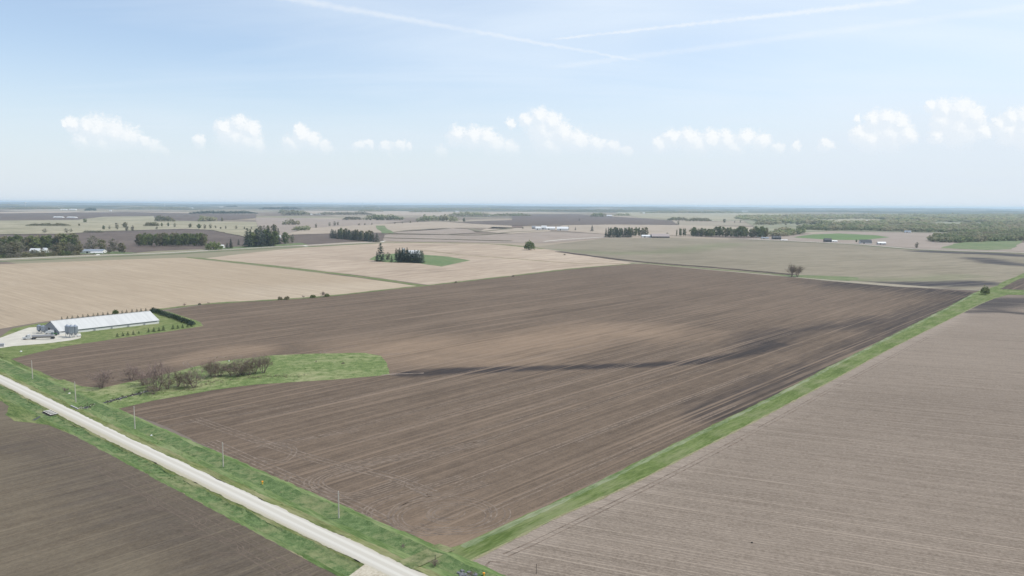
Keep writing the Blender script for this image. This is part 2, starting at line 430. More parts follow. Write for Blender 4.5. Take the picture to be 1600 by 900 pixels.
def jag(poly, amp, step):
    """break the dead-straight edges of a polygon a little"""
    out = []
    n = len(poly)
    for i in range(n):
        a, b_ = Vector(poly[i]), Vector(poly[(i + 1) % n]); d = b_ - a
        k = max(1, min(80, int(d.length / step)))
        nn = Vector((-d.y, d.x)).normalized() if d.length > 1e-6 else Vector((0, 0))
        for j in range(k):
            p = a + d * (j / k)
            w = (mnoise.noise(Vector((p.x * 0.09, p.y * 0.09, 2.2))) + 0.5 * mnoise.noise(Vector((p.x * 0.4, p.y * 0.4, 5.2)))) * amp if j else 0
            p = p + nn * w
            out.append((p.x, p.y))
    return out

def dist_poly(X, Y, pts):
    """distance to a 2D polyline, numpy"""
    best = np.full(X.shape, 1e9)
    for (x0, y0), (x1, y1) in zip(pts[:-1], pts[1:]):
        dx, dy = x1 - x0, y1 - y0; l2 = dx * dx + dy * dy + 1e-9
        t = np.clip(((X - x0) * dx + (Y - y0) * dy) / l2, 0, 1)
        best = np.minimum(best, np.hypot(X - x0 - t * dx, Y - y0 - t * dy))
    return best
def fall(d, inner, outer): return np.clip((outer - d) / max(outer - inner, 1e-6), 0, 1)

def sheet(name, poly, z, mat, grid=0, stain=None, tracks=None, track_mat=None, amp=0.0, step=6.0, kind='structure', label=None, relief=None):
    """one flat piece of land, tessellated when it carries soil stains"""
    if amp: poly = jag(poly, amp, step)
    bm = bmesh.new()
    f = bm.faces.new([bm.verts.new((x, y, z)) for x, y in poly])
    f.normal_update()
    if f.normal.z < 0: f.normal_flip()
    bmesh.ops.triangulate(bm, faces=bm.faces[:])
    if grid:
        xs = [v.co.x for v in bm.verts]; ys = [v.co.y for v in bm.verts]
        for axis, lo, hi in ((0, min(xs), max(xs)), (1, min(ys), max(ys))):
            k = lo + grid
            while k < hi:
                co = (k, 0, 0) if axis == 0 else (0, k, 0); no = (1, 0, 0) if axis == 0 else (0, 1, 0)
                bmesh.ops.bisect_plane(bm, geom=bm.verts[:] + bm.edges[:] + bm.faces[:], dist=1e-4, plane_co=co, plane_no=no)
                k += grid
    me = bpy.data.meshes.new(name); bm.to_mesh(me); bm.free()
    me.materials.append(mat)
    if tracks:
        me.materials.append(track_mat)
        V = [tuple(v.co) for v in me.vertices]; Fc = [tuple(p.vertices) for p in me.polygons]; nb = len(Fc)
        k = len(V)
        V += tracks.v; Fc += [tuple(i + k for i in q) for q in tracks.f]
        me2 = bpy.data.meshes.new(name); me2.from_pydata(V, [], Fc)
        me2.materials.append(mat); me2.materials.append(track_mat)
        me2.polygons.foreach_set('material_index', [0] * nb + [1] * len(tracks.f))
        bpy.data.meshes.remove(me); me = me2
    n = len(me.vertices)
    co = np.empty(n * 3); me.vertices.foreach_get('co', co); co = co.reshape(-1, 3)
    if relief is not None:
        co[:, 2] += relief(co[:, 0], co[:, 1]); me.vertices.foreach_set('co', co.ravel())
    if stain is not None:
        d, t = stain(co[:, 0], co[:, 1])
        a = me.attributes.new('stain', 'FLOAT_COLOR', 'POINT')
        c = np.ones((n, 4)); c[:, 0] = d; c[:, 1] = t; c[:, 2] = 0
        a.data.foreach_set('color', c.ravel())
    me.update()
    o = mesh_obj(name, me); o['kind'] = kind
    if label: o['label'] = label
    return o

# ------------------------------------------------------------------ base ground: far patchwork of fields
def ground_mat():
    b = NB('far_fields'); p = b.pos()
    q = b.map(p, R(42), (1 / 900.0, 1 / 620.0, 0))
    v = b.N.new('ShaderNodeTexVoronoi'); v.distance = 'CHEBYCHEV'; v.inputs['Scale'].default_value = 1.0; v.inputs['Randomness'].default_value = 0.75
    b.put(v.inputs['Vector'], q)
    r_ = b.sep(v.outputs['Color'])
    col = b.ramp(r_[0], [(0.0, (0.30, 0.25, 0.20)), (0.22, (0.125, 0.10, 0.088)), (0.42, (0.33, 0.285, 0.225)), (0.58, (0.20, 0.19, 0.13)), (0.70, (0.16, 0.13, 0.11)), (0.86, (0.27, 0.24, 0.19))], const=True)
    n = b.noise(p, 0.004, 4, 0.6); n2 = b.noise(b.map(p, R(42), (0.02, 0.002, 0)), 1, 3)
    col = b.mix(b.rng(n, 0.3, 0.7, 0.0, 0.5), col, b.mix(n2, (0.22, 0.19, 0.15), (0.31, 0.27, 0.21)))
    # wooded country far out, in belts
    wd = b.noise(b.map(p, 0.15, (0.00045, 0.0011, 0)), 1.0, 5, 0.62)
    y = b.sepxyz(p)[1]
    far = b.rng(y, 6500, 14000, 0.0, 0.23)
    wf = b.rng(b.math('ADD', wd, far), 0.60, 0.68)
    col = b.mix(wf, col, b.mix(b.noise(p, 0.01, 3), (0.035, 0.045, 0.025), (0.075, 0.085, 0.045)))
    return b.surf(col, 1.0, spec=0.0)
def build_ground():
    mb = MB(); n = 96; rings = [0, 1500, 4000, 9000, 20000, 52000]
    vs = [(0, 0, 0)]; fs = []
    for k, rr in enumerate(rings[1:]):
        vs += [(rr * math.cos(2 * math.pi * i / n), rr * math.sin(2 * math.pi * i / n), 0) for i in range(n)]
    fs += [(0, 1 + i, 1 + (i + 1) % n) for i in range(n)]
    for k in range(len(rings) - 2):
        a, c = 1 + k * n, 1 + (k + 1) * n
        fs += [(a + i, c + i, c + (i + 1) % n, a + (i + 1) % n) for i in range(n)]
    mb.add(vs, fs)
    tag(mb.build('ground', ground_mat()), kind='structure')
build_ground()

SOIL = field_mat('ploughed_soil', (0.078, 0.058, 0.043), (0.166, 0.124, 0.091), AZ_A, dark=(0.036, 0.030, 0.029), tan=(0.235, 0.170, 0.118), streak=0.26, lines=0.52, patch=0.30, row=4.2, speck=0.55)
SOIL_LOW = field_mat('ploughed_soil_near', (0.080, 0.063, 0.046), (0.148, 0.120, 0.086), AZ_A, dark=(0.074, 0.061, 0.051), tan=(0.150, 0.125, 0.090), streak=0.24, lines=0.25, patch=0.25, row=3.2, speck=0.6)
RESID = field_mat('crop_residue_soil', (0.142, 0.114, 0.090), (0.262, 0.216, 0.174), 112, dark=(0.045, 0.040, 0.041), tan=(0.31, 0.26, 0.215), streak=0.22, lines=0.42, patch=0.40, row=2.0, speck=0.95, rows=0.30, period=1.52)
STUB = field_mat('corn_stubble', (0.27, 0.212, 0.150), (0.365, 0.295, 0.215), AZ_B, dark=(0.22, 0.175, 0.125), tan=(0.375, 0.31, 0.235), streak=0.24, lines=0.25, patch=0.3, row=7.0, speck=0.35)
STUB2 = field_mat('contour_stubble', (0.275, 0.215, 0.162), (0.385, 0.312, 0.238), AZ_A - 4, dark=(0.21, 0.165, 0.125), tan=(0.39, 0.32, 0.25), streak=0.5, lines=0.3, patch=0.25, row=16.0, speck=0.2)
FAR_TAN = field_mat('greenish_stubble', (0.160, 0.140, 0.100), (0.245, 0.212, 0.158), AZ_A + 20, dark=(0.040, 0.036, 0.040), tan=(0.13, 0.155, 0.075), streak=0.4, lines=0.25, patch=0.5, row=14.0, speck=0.2)
TAN = field_mat('pale_stubble', (0.26, 0.215, 0.165), (0.36, 0.30, 0.24), AZ_A, streak=0.4, lines=0.2, patch=0.4, row=22, speck=0.15)
BROWN = field_mat('far_ploughed_soil', (0.080, 0.062, 0.053), (0.140, 0.110, 0.092), AZ_B, streak=0.4, lines=0.2, patch=0.4, row=22, speck=0.15)
LILAC = field_mat('grey_stubble', (0.21, 0.172, 0.142), (0.30, 0.25, 0.21), AZ_B, streak=0.4, lines=0.2, patch=0.3, row=22, speck=0.15)
PAST = field_mat('pasture', (0.19, 0.178, 0.115), (0.33, 0.295, 0.21), AZ_B, streak=0.3, lines=0.2, patch=0.7, row=40, speck=0.3)
GREENF = field_mat('young_crop', (0.085, 0.135, 0.05), (0.13, 0.185, 0.075), AZ_B, streak=0.3, lines=0.1, patch=0.4, row=22, speck=0.2)
GRASS = grass_mat('verge_grass', (0.050, 0.080, 0.024), (0.150, 0.190, 0.066), (0.26, 0.24, 0.13), 0.8, az=AZ_B)
STRIP = grass_mat('strip_grass', (0.068, 0.100, 0.026), (0.145, 0.185, 0.064), (0.19, 0.195, 0.11), 0.7, az=AZ_A)
MEADOW = grass_mat('meadow_grass', (0.074, 0.112, 0.034), (0.175, 0.218, 0.086), (0.29, 0.28, 0.155), 0.8, 0.9)
YARD = grass_mat('yard_grass', (0.085, 0.115, 0.036), (0.160, 0.195, 0.074), (0.25, 0.235, 0.12), 0.7)
FARGR = grass_mat('far_grass', (0.09, 0.125, 0.055), (0.15, 0.185, 0.09), (0.24, 0.22, 0.14), 0.5, 0.15)

# ------------------------------------------------------------------ far fields (survey polygons)
GREYGREEN = field_mat('grey_green_pasture', (0.15, 0.155, 0.10), (0.25, 0.24, 0.165), AZ_B, streak=0.3, lines=0.1, patch=0.9, row=60, speck=0.3)
FARS = [
 ('pasture', [(-120, 346), (120, 344), (160, 339), (240, 338), (245, 345), (320, 346), (400, 347), (410, 372), (385, 371), (330, 360), (290, 358), (160, 362), (100, 366), (-120, 368)], PAST, 1.6),
 ('ploughed_field', [(-120, 368), (100, 366), (160, 362), (240, 359), (290, 358), (330, 360), (385, 371), (420, 376), (395, 384), (330, 388.5), (245, 392), (200, 396), (150, 397.5), (-120, 405)], BROWN, 0.3),
 ('ploughed_field', [(-120, 335), (110, 332.5), (200, 331.5), (300, 334), (400, 335), (400, 341), (320, 346), (245, 345), (240, 338), (160, 339), (120, 344), (-120, 346)], BROWN, 1.6),
 ('stubble_field', [(-120, 331), (0, 331.5), (120, 330), (130, 331), (110, 332.5), (-120, 335)], TAN, 1.6),
 ('stubble_field', [(400, 341), (480, 341), (560, 344), (640, 345), (600, 350), (480, 357), (440, 368), (410, 372), (400, 347)], LILAC, 1.2),
 ('stubble_field', [(440, 368), (480, 357), (600, 350), (680, 346), (740, 350), (800, 353), (800, 358), (720, 357), (600, 364), (520, 365)], TAN, 1.2),
 ('ploughed_field', [(410, 372), (440, 368), (520, 365), (600, 364), (600, 376.5), (540, 378.5), (480, 382.5), (440, 384)], BROWN, 0.4),
 ('stubble_field', [(600, 364), (650, 360), (690, 357.5), (730, 358), (745, 364), (690, 367)], LILAC, 1.2),
 ('stubble_field', [(745, 362), (770, 355), (800, 356), (860, 357), (860, 362), (800, 366)], TAN, 1.2),
 ('stubble_field', [(600, 367), (690, 367), (745, 366), (800, 366), (860, 362), (945, 366), (945, 372), (900, 376), (850, 380), (700, 378.5), (640, 377.5), (600, 376.5)], LILAC, 0.5),
 ('ploughed_field', [(725, 346.5), (800, 344), (860, 345), (880, 350), (800, 353), (740, 350)], BROWN, 1.2),
 ('ploughed_field', [(800, 335), (900, 335), (980, 340), (1050, 345), (1060, 352), (960, 351), (880, 352), (860, 345), (800, 344)], BROWN, 1.4),
 ('stubble_field', [(880, 352), (960, 351), (1060, 352), (1090, 355), (1060, 368), (945, 366), (860, 360)], TAN, 0.9),
 ('stubble_field', [(470, 330), (620, 330), (800, 333), (800, 336), (700, 338), (500, 336)], TAN, 1.8),
 ('pasture', [(960, 332), (1100, 331), (1260, 335), (1250, 342), (1120, 346), (1000, 341)], PAST, 1.8),
 ('stubble_field', [(1150, 374), (1260, 366), (1300, 362), (1400, 363), (1475, 364), (1450, 371), (1470, 377), (1500, 380), (1700, 379), (1700, 396), (1600, 393.5), (1440, 389), (1330, 380.5)], LILAC, 0.4),
 ('green_field', [(1240, 371), (1270, 366.5), (1310, 365), (1370, 368), (1390, 371), (1345, 375.5), (1290, 374.5)], GREENF, 0.6),
 ('rough_pasture', [(1470, 388), (1490, 381), (1530, 375), (1600, 375), (1580, 390), (1540, 391)], FARGR, 0.6),
 ('pasture', [(1160, 344), (1250, 336), (1560, 335), (1800, 338), (1800, 372), (1560, 366), (1300, 361), (1200, 366)], GREYGREEN, 1.0),
 ('rough_pasture', [(1250, 346), (1330, 341), (1420, 343), (1400, 349), (1300, 352)], PAST, 1.4),
]
def no_stain(X, Y): return np.zeros(len(X)), np.zeros(len(X))
for nm, poly, mt, z in FARS:
    sheet(nm, P2(poly), z, mt, amp=8.0, step=60, stain=no_stain)
# dark terraces and a grassed waterway on the far slopes
mb = MB()
for pts, w in (([(600, 365), (680, 366.5), (745, 367.5), (800, 363), (850, 361)], 26), ([(600, 372), (700, 374.5), (800, 377)], 22), ([(735, 357.5), (750, 362), (765, 361), (800, 357)], 30),
               ([(600, 366), (640, 360), (690, 357), (760, 356)], 14)):
    ribbon(mb, P2(pts), w, 1.5, wob=0.5, step=40)
tag(mb.build('terrace_ground', grass_mat('terrace_grass', (0.13, 0.115, 0.08), (0.19, 0.165, 0.115), (0.15, 0.15, 0.09), 0.4, 0.1)), kind='structure')
mb = MB(); ribbon(mb, P2([(594, 353), (597, 358), (604, 362), (606, 365)]), 40, 1.6, step=20)
tag(mb.build('grass_waterway', FARGR), kind='structure')

# ------------------------------------------------------------------ middle distance fields
WET = P2([(1448, 393), (1500, 395), (1560, 397), (1600, 400)]), P2([(1530, 404), (1545, 407), (1560, 411), (1620, 416)]), P2([(1300, 444), (1400, 444), (1480, 444), (1530, 442)])
GRN = P2([(880, 392), (950, 396), (1040, 394), (1100, 386), (1140, 381)]), P2([(1250, 434), (1330, 437)]), P2([(840, 389), (870, 391)]), P2([(1350, 437), (1450, 437), (1500, 431)])
def stain_far(X, Y):
    d = fall(dist_poly(X, Y, WET[0]), 22, 60); d = np.maximum(d, fall(dist_poly(X, Y, WET[1]), 15, 50)); d = np.maximum(d, fall(dist_poly(X, Y, WET[2]), 14, 48))
    t = 0.55 * fall(dist_poly(X, Y, GRN[0]), 10, 90)
    t = np.maximum(t, fall(dist_poly(X, Y, GRN[1]), 10, 24)); t = np.maximum(t, 0.8 * fall(dist_poly(X, Y, GRN[2]), 10, 40)); t = np.maximum(t, 0.5 * fall(dist_poly(X, Y, GRN[3]), 5, 60))
    return d, t
sheet('far_field', P2([(836, 386), (880, 380), (945, 372.5), (1050, 371.5), (1150, 374.5), (1200, 375.5), (1330, 382), (1440, 390.5), (1600, 395.5), (1750, 402), (1750, 423), (1606, 424), (1575, 437), (1545, 453), (1520, 453), (1400, 444), (1240, 431.5), (1010, 410.5)]),
      0.10, FAR_TAN, grid=22, stain=stain_far, amp=2.5, step=30)
sheet('ploughed_field', P2([(1562, 452), (1590, 437), (1640, 424), (1900, 424), (1900, 456)]), 0.10, SOIL, amp=1.0, step=20, stain=lambda X, Y: (0.55 + 0 * X, 0 * X))

def stain_stub(X, Y):
    n = np.array([mnoise.noise(Vector((x * 0.006, y * 0.006, 1.5))) for x, y in zip(X, Y)])
    return np.clip(n * 1.1 - 0.15, 0, 0.7), np.clip(-n * 1.2 - 0.1, 0, 0.8)
UPPER = [(250, 483.5), (330, 474.5), (440, 468), (520, 462), (610, 452), (690, 443.5), (800, 431), (900, 419.5), (985, 412.5)]   # rim between dark field and stubble
sheet('stubble_field', P2([(-500, 545), (-60, 527), (0, 514), (58, 504), (140, 494), (236, 485)] + UPPER[:5] + [(655, 447.5), (560, 434), (430, 418.5), (330, 407.5), (290, 402.5), (180, 406), (0, 413), (-500, 424)]),
      0.06, STUB, grid=25, stain=stain_stub, amp=1.2, step=15)
sheet('stubble_field', P2([(318, 404), (400, 394), (480, 386), (590, 380), (640, 379.5), (760, 381), (850, 389), (985, 410.5)] + UPPER[::-1][:4] + [(668, 445), (560, 430), (430, 414.5)]),
      0.06, STUB2, grid=25, stain=stain_stub, amp=1.2, step=15)
# grassed terraces in the stubble
mb = MB()
ribbon(mb, P2([(290, 402), (330, 405.5), (430, 416.5), (560, 432), (662, 447)]), 13, 0.10, wob=0.6, step=12)
ribbon(mb, P2([(480, 386), (590, 380), (640, 379.3), (760, 381), (850, 389)]), 16, 0.10, wob=0.4, step=20)
ribbon(mb, P2([(236, 485)] + UPPER), 8, 0.13, wob=0.7, step=8)
ribbon(mb, P2([(985, 411.5), (1010, 411.5), (1100, 419.5), (1240, 431)]), 11, 0.13, wob=0.5, step=15)
tag(mb.build('grass_terrace', grass_mat('terrace_strip_grass', (0.085, 0.115, 0.045), (0.155, 0.175, 0.08), (0.22, 0.20, 0.11), 0.6, 0.5)), kind='structure')
mb = MB()
ribbon(mb, P2([(660, 391), (720, 398), (800, 404), (900, 411.5), (975, 412)]), 9, 0.11, wob=0.5, step=20)
ribbon(mb, P2([(700, 379), (800, 383), (850, 388)]), 12, 0.11, wob=0.5, step=20)
ribbon(mb, P2([(600, 377.5), (700, 379.7), (800, 382)]), 16, 0.09, wob=0.5, step=20)
tag(mb.build('terrace_ground', MATS_T := grass_mat('dry_terrace', (0.20, 0.165, 0.10), (0.27, 0.23, 0.15), (0.16, 0.16, 0.08), 0.6, 0.5)), kind='structure')
sheet('farm_lawn', P2([(577, 405.5), (590, 398), (620, 396), (662, 398), (700, 401), (735, 407), (715, 411), (690, 416.5), (655, 411.5), (600, 409.5)]), 0.13, grass_mat('farm_lawn_grass', (0.085, 0.130, 0.052), (0.135, 0.185, 0.085), (0.20, 0.20, 0.11), 0.5, 0.4), amp=1.5, step=12)
# wet dark rim of the far field and pale lane beside it
mb = MB(); ribbon(mb, P2([(872, 393), (920, 399.5), (980, 407), (1040, 412.5), (1120, 418.5), (1240, 429.5)]), 20, 0.16, wob=0.35, step=15)
o = mb.build('wet_ground', SOIL); tag(o, kind='structure')
a = o.data.attributes.new('stain', 'FLOAT_COLOR', 'POINT'); a.data.foreach_set('color', [0.75, 0, 0, 1] * len(o.data.vertices))
mb = MB(); ribbon(mb, P2([(1240, 433), (1300, 438.2), (1400, 446.5), (1480, 451.5), (1533, 454)]), 3.0, 0.17, wob=0.3, step=10)
tag(mb.build('field_lane', plain_mat('dry_grass_lane', (0.42, 0.39, 0.30), 0.95, 0.2, 0.2)), kind='structure')
sheet('grass_headland', P2([(1205, 429.5), (1240, 429.8), (1290, 431), (1325, 432.5), (1342, 434), (1338, 437.5), (1325, 439), (1300, 437.5), (1240, 432.5)]), 0.15, FARGR, amp=2.5, step=10)

# ------------------------------------------------------------------ the big ploughed field
SWALE = P2([(640, 585), (700, 580), (790, 577), (900, 574), (1000, 571), (1090, 566), (1170, 552), (1215, 538)])
SWALE2 = P2([(1180, 545), (1200, 530), (1240, 518), (1300, 512), (1380, 500)])
DARKR = P2([(1540, 452), (1500, 472), (1420, 500), (1330, 545), (1230, 595), (1130, 645)])
DARKT = P2([(1340, 444), (1420, 449), (1510, 460)])
TANS = [((610, 548), (640, 540), (720, 545), (800, 545), (880, 530), (940, 520), (1010, 520)), ((610, 545), (680, 560), (760, 563), (850, 560)), ((285, 565), (330, 555), (380, 548))]
CORNER = G(690, 848)
def stain_main(X, Y):
    n = np.array([mnoise.noise(Vector((x * 0.011, y * 0.011, 4.5))) + 0.5 * mnoise.noise(Vector((x * 0.035, y * 0.035, 8.5))) for x, y in zip(X, Y)])
    d = 1.25 * fall(dist_poly(X, Y, SWALE) + n * 5, 3.0, 12)
    d = np.maximum(d, 0.70 * fall(dist_poly(X, Y, SWALE2) + n * 14, 4, 34))
    d = np.maximum(d, 0.72 * fall(dist_poly(X, Y, DARKR) + n * 16, 3, 34))
    d = np.maximum(d, 0.85 * fall(dist_poly(X, Y, DARKT) + n * 30, 10, 110))
    t = np.zeros(len(X))
    for i, pl in enumerate(TANS):
        t = np.maximum(t, (0.95, 0.8, 0.7)[i] * fall(dist_poly(X, Y, P2(pl)) + n * 20, 4, (70, 34, 26)[i]))
    t = np.maximum(t, 0.85 * fall(np.hypot(X - CORNER.x, Y - CORNER.y) + n * 7, 5, 26))
    t = np.maximum(t, 0.30 * fall(np.hypot(X - CORNER.x, Y - CORNER.y) + n * 9, 22, 60))
    t = np.where((t > 0) & (Y < 0), 0, t)
    return np.clip(d + n * 0.10, 0, 1), np.clip(t + 0.16 * np.clip(n, 0, 1), 0, 1)

def tracks_main():
    mb = MB(); z = 0.075
    def tr(pts, offs=(-1.1, 1.1), w=0.55, px=True):
        q = P2(pts) if px else pts
        for o_ in offs: ribbon(mb, q, w, z, wob=0.35, step=2.5, off=o_)
    U = [(760, 690), (690, 705), (615, 717), (555, 726), (512, 740), (490, 753), (500, 765), (525, 775), (560, 775), (605, 762), (650, 745)]
    tr(U, (-3.4, -1.6, 0, 1.6, 3.2), 0.5)
    tr([(330, 690), (400, 722), (480, 757), (560, 792), (610, 818)], (-4, -2, 0, 2.2), 0.6)
    tr([(300, 655), (400, 690), (500, 722), (600, 745), (672, 772)], (-1.2, 1.2, 3.4))
    tr([(452, 742), (446, 754), (449, 766), (462, 776)], (-1, 1), 0.5)
    tr([(720, 745), (655, 765), (600, 782), (576, 796), (573, 810), (584, 824)], (-1.6, 0, 1.6), 0.5)
    tr([(560, 735), (620, 752), (672, 775)], (-1, 1))
    tr([(400, 700), (440, 690), (500, 682), (560, 672)], (-1, 1)); tr([(395, 690), (445, 695), (460, 705), (440, 722), (400, 715)], (-1, 1))
    tr([(250, 668), (330, 655), (420, 640), (520, 622)], (-1, 1)); tr([(215, 655), (300, 648), (400, 633)], (-1, 1))
    tr([(760, 755), (690, 775), (640, 790), (618, 805), (625, 822), (660, 832), (720, 828)], (-2.2, -0.8, 0.8, 2.2), 0.45)
    c = G(702, 803); rr = random.Random(3)
    for rad in (5, 7.2, 9.3, 12, 14.5, 17.5, 21):
        a0 = rr.uniform(0, 6.28); span = rr.uniform(2.2, 5.0); n = 26
        cc = Vector((c.x + rr.uniform(-3, 3), c.y + rr.uniform(-2, 2)))
        pts = [(cc.x + rad * math.cos(a0 + span * i / n), cc.y + 0.85 * rad * math.sin(a0 + span * i / n)) for i in range(n + 1)]
        tr(pts, (-0.9, 0.9), 0.4, px=False)
    for pts in ([(560, 540), (520, 545), (505, 552), (560, 556), (640, 552)], [(300, 575), (290, 566), (320, 560), (380, 556)]): tr(pts, (-1.2, 1.2), 0.7)
    # long straight passes
    a = Vector((math.sin(R(AZ_A)), math.cos(R(AZ_A)))); 
    for (x, y, L0) in ((520, 745, 150), (600, 740, 260), (430, 700, 200), (705, 760, 240), (380, 660, 260), (760, 800, 180), (560, 690, 300), (900, 690, 200), (660, 655, 280), (820, 640, 260), (980, 600, 240)):
        p = G(x, y); q = Vector((p.x, p.y)) + a * L0
        for o_ in (-1.1, 1.1): ribbon(mb, [(p.x, p.y), tuple((Vector((p.x, p.y)) + q) / 2), tuple(q)], 0.45, z, wob=0.4, step=6, off=o_)
    return mb
def track_mat(nm='tyre_tracks', c0=(0.165, 0.130, 0.103), c1=(0.245, 0.195, 0.154), base=(0.105, 0.082, 0.066)):
    b = NB(nm); p = b.pos()
    n = b.noise(p, 0.35, 4, 0.7); n2 = b.noise(p, 1.2, 2)
    col = b.mix(n2, c0, c1)
    col = b.mix(b.rng(n, 0.36, 0.60), base, col)
    return b.surf(col, 0.95, spec=0.1)
TRACK = track_mat()
TRACK2 = track_mat('faint_tyre_tracks', (0.110, 0.086, 0.068), (0.150, 0.118, 0.092), (0.095, 0.074, 0.058))
MAIN_UP = [(14, 560), (60, 549), (100, 540), (180, 528), (260, 517), (318, 508.5), (312, 502), (296, 497), (262, 485.5)]
MAIN = MAIN_UP + UPPER[1:] + [(1010, 412.5), (1100, 421), (1240, 433.5), (1300, 439.5), (1400, 448), (1480, 453), (1522, 457.5), (1482, 480), (1390, 526), (1314, 564.5), (1201, 623), (1076, 683.5), (953, 744), (868, 784.5), (812, 810), (746, 840.5), (700, 858), (672, 860), (642, 848), (600, 829), (530, 793), (430, 747), (350, 711), (270, 671), (222, 652), (172, 641), (240, 625), (330, 609), (400, 600), (520, 592.5), (608, 585), (604, 570), (594, 557), (570, 552.5), (500, 553.5), (430, 556), (340, 566), (240, 590), (160, 607), (128, 606), (90, 592), (40, 571)]
sheet('ploughed_field', P2(MAIN), 0.06, SOIL, grid=7, stain=stain_main, tracks=tracks_main(), track_mat=TRACK, amp=0.7, step=5)

# ------------------------------------------------------------------ grass strip, right field, near-left field
ST_L = [(680, 862), (700, 857), (717, 852.5), (745, 840), (811, 809.5), (867, 784), (952, 743.5), (1075, 683), (1200, 622.5), (1313, 564), (1389, 526), (1481, 480), (1522, 457.5)]
ST_R = [(1552, 467), (1530, 476), (1500, 491), (1389, 546.5), (1313, 588), (1200, 648), (1075, 712), (980, 760.5), (867, 810.5), (811, 839), (729, 880)]
sheet('grass_strip', P2([(660, 905)] + ST_L + [(1547, 448), (1590, 428), (1620, 422), (1640, 424), (1590, 441), (1570, 452), (1640, 455), (1800, 460), (1800, 466), (1640, 462), (1575, 460.5)] + ST_R + [(760, 905), (740, 960), (600, 960)]),
      0.085, STRIP, amp=0.8, step=4)
RWET = P2([(1525, 478), (1570, 470), (1640, 470)]), P2([(1510, 487), (1560, 486), (1620, 492)])
def stain_right(X, Y):
    d = np.maximum(fall(dist_poly(X, Y, RWET[0]), 15, 45), 0.95 * fall(dist_poly(X, Y, RWET[1]), 4, 16))
    edge = P2(ST_R[::-1])
    t = 0.55 * fall(dist_poly(X, Y, edge), 5, 11)
    return d, t
tm = MB()
for px_ in ([(790, 868), (880, 826), (1100, 716), (1300, 608), (1450, 527)],):
    for o_ in (-1.0, 1.0): ribbon(tm, P2(px_), 0.5, 0.07, wob=1.2, step=2.5, off=o_)
ribbon(tm, P2([(790, 880), (765, 878), (760, 890), (775, 902)]), 0.7, 0.07, step=2)
mb = MB(); ribbon(mb, P2(ST_L[2:]), 2.2, 0.10, wob=0.8, step=2.0, off=-1.6); ribbon(mb, P2(ST_L[2:]), 1.0, 0.115, wob=1.1, step=1.5, off=-1.1)
tag(mb.build('pale_grass_edge', grass_mat('pale_edge_grass', (0.085, 0.125, 0.045), (0.19, 0.225, 0.125), (0.26, 0.26, 0.18), 0.7, az=AZ_A)), kind='structure')
sheet('residue_field', P2([(700, 1500), (720, 960), (762, 907)] + ST_R[::-1] + [(1575, 461), (1640, 463), (1800, 467), (2300, 490), (2600, 700), (2600, 1500)]),
      0.055, RESID, grid=10, stain=stain_right, tracks=tm, track_mat=TRACK, amp=0.7, step=4)
mb = MB(); ribbon(mb, P2(ST_R[::-1]), 0.9, 0.10, wob=1.1, step=2)
ribbon(mb, P2([(110, 677), (175, 707.5), (300, 777), (400, 830.5), (505, 887)]), 0.8, 0.10, wob=1.2, step=2)
tag(mb.build('dry_grass_edge', grass_mat('dry_edge_grass', (0.17, 0.155, 0.085), (0.28, 0.25, 0.16), (0.16, 0.2, 0.08), 0.5)), kind='structure')

LOWDARK = P2([(-20, 700), (60, 700), (130, 740), (230, 790), (330, 850), (420, 905)])
def stain_low(X, Y):
    n = np.array([mnoise.noise(Vector((x * 0.03, y * 0.03, 9.5))) for x, y in zip(X, Y)])
    d = 0.5 * fall(dist_poly(X, Y, LOWDARK) + n * 10, 4, 30)
    return d, np.clip(0.35 + n * 0.5, 0, 0.8) * np.clip(1 - d * 2.5, 0, 1)
tm = MB()
for (x, y, s_) in ((222, 783, 1.0), (292, 812, 1.2), (362, 855, 1.1)):
    for k in range(3):
        w = 8 + 9 * k
        ribbon(tm, P2([(x - 75, y - 20 - 2 * k), (x - 30, y - 12 - 2 * k), (x + 6, y - 6 - 2.2 * k), (x + w * s_, y + 2), (x + 10, y + 9 + 2.4 * k), (x - 30, y + 8 + 3 * k)]), 0.35, 0.07, wob=0.9, step=1.5)
for o_ in (-8, -6.2, -3, -1.2, 2, 3.8): ribbon(tm, P2([(60, 668), (150, 708), (280, 775), (420, 853), (520, 915)]), 0.45, 0.07, wob=0.9, step=2.5, off=o_)
sheet('ploughed_field', P2([(-900, 700), (-300, 640), (-60, 628), (2, 626), (14, 634), (8, 648), (22, 657), (75, 663), (105, 675), (175, 708), (300, 777.5), (400, 831), (505, 888), (560, 920), (700, 1500), (-900, 1500)]),
      0.055, SOIL_LOW, grid=7, stain=stain_low, tracks=tm, track_mat=TRACK2, amp=0.6, step=3)

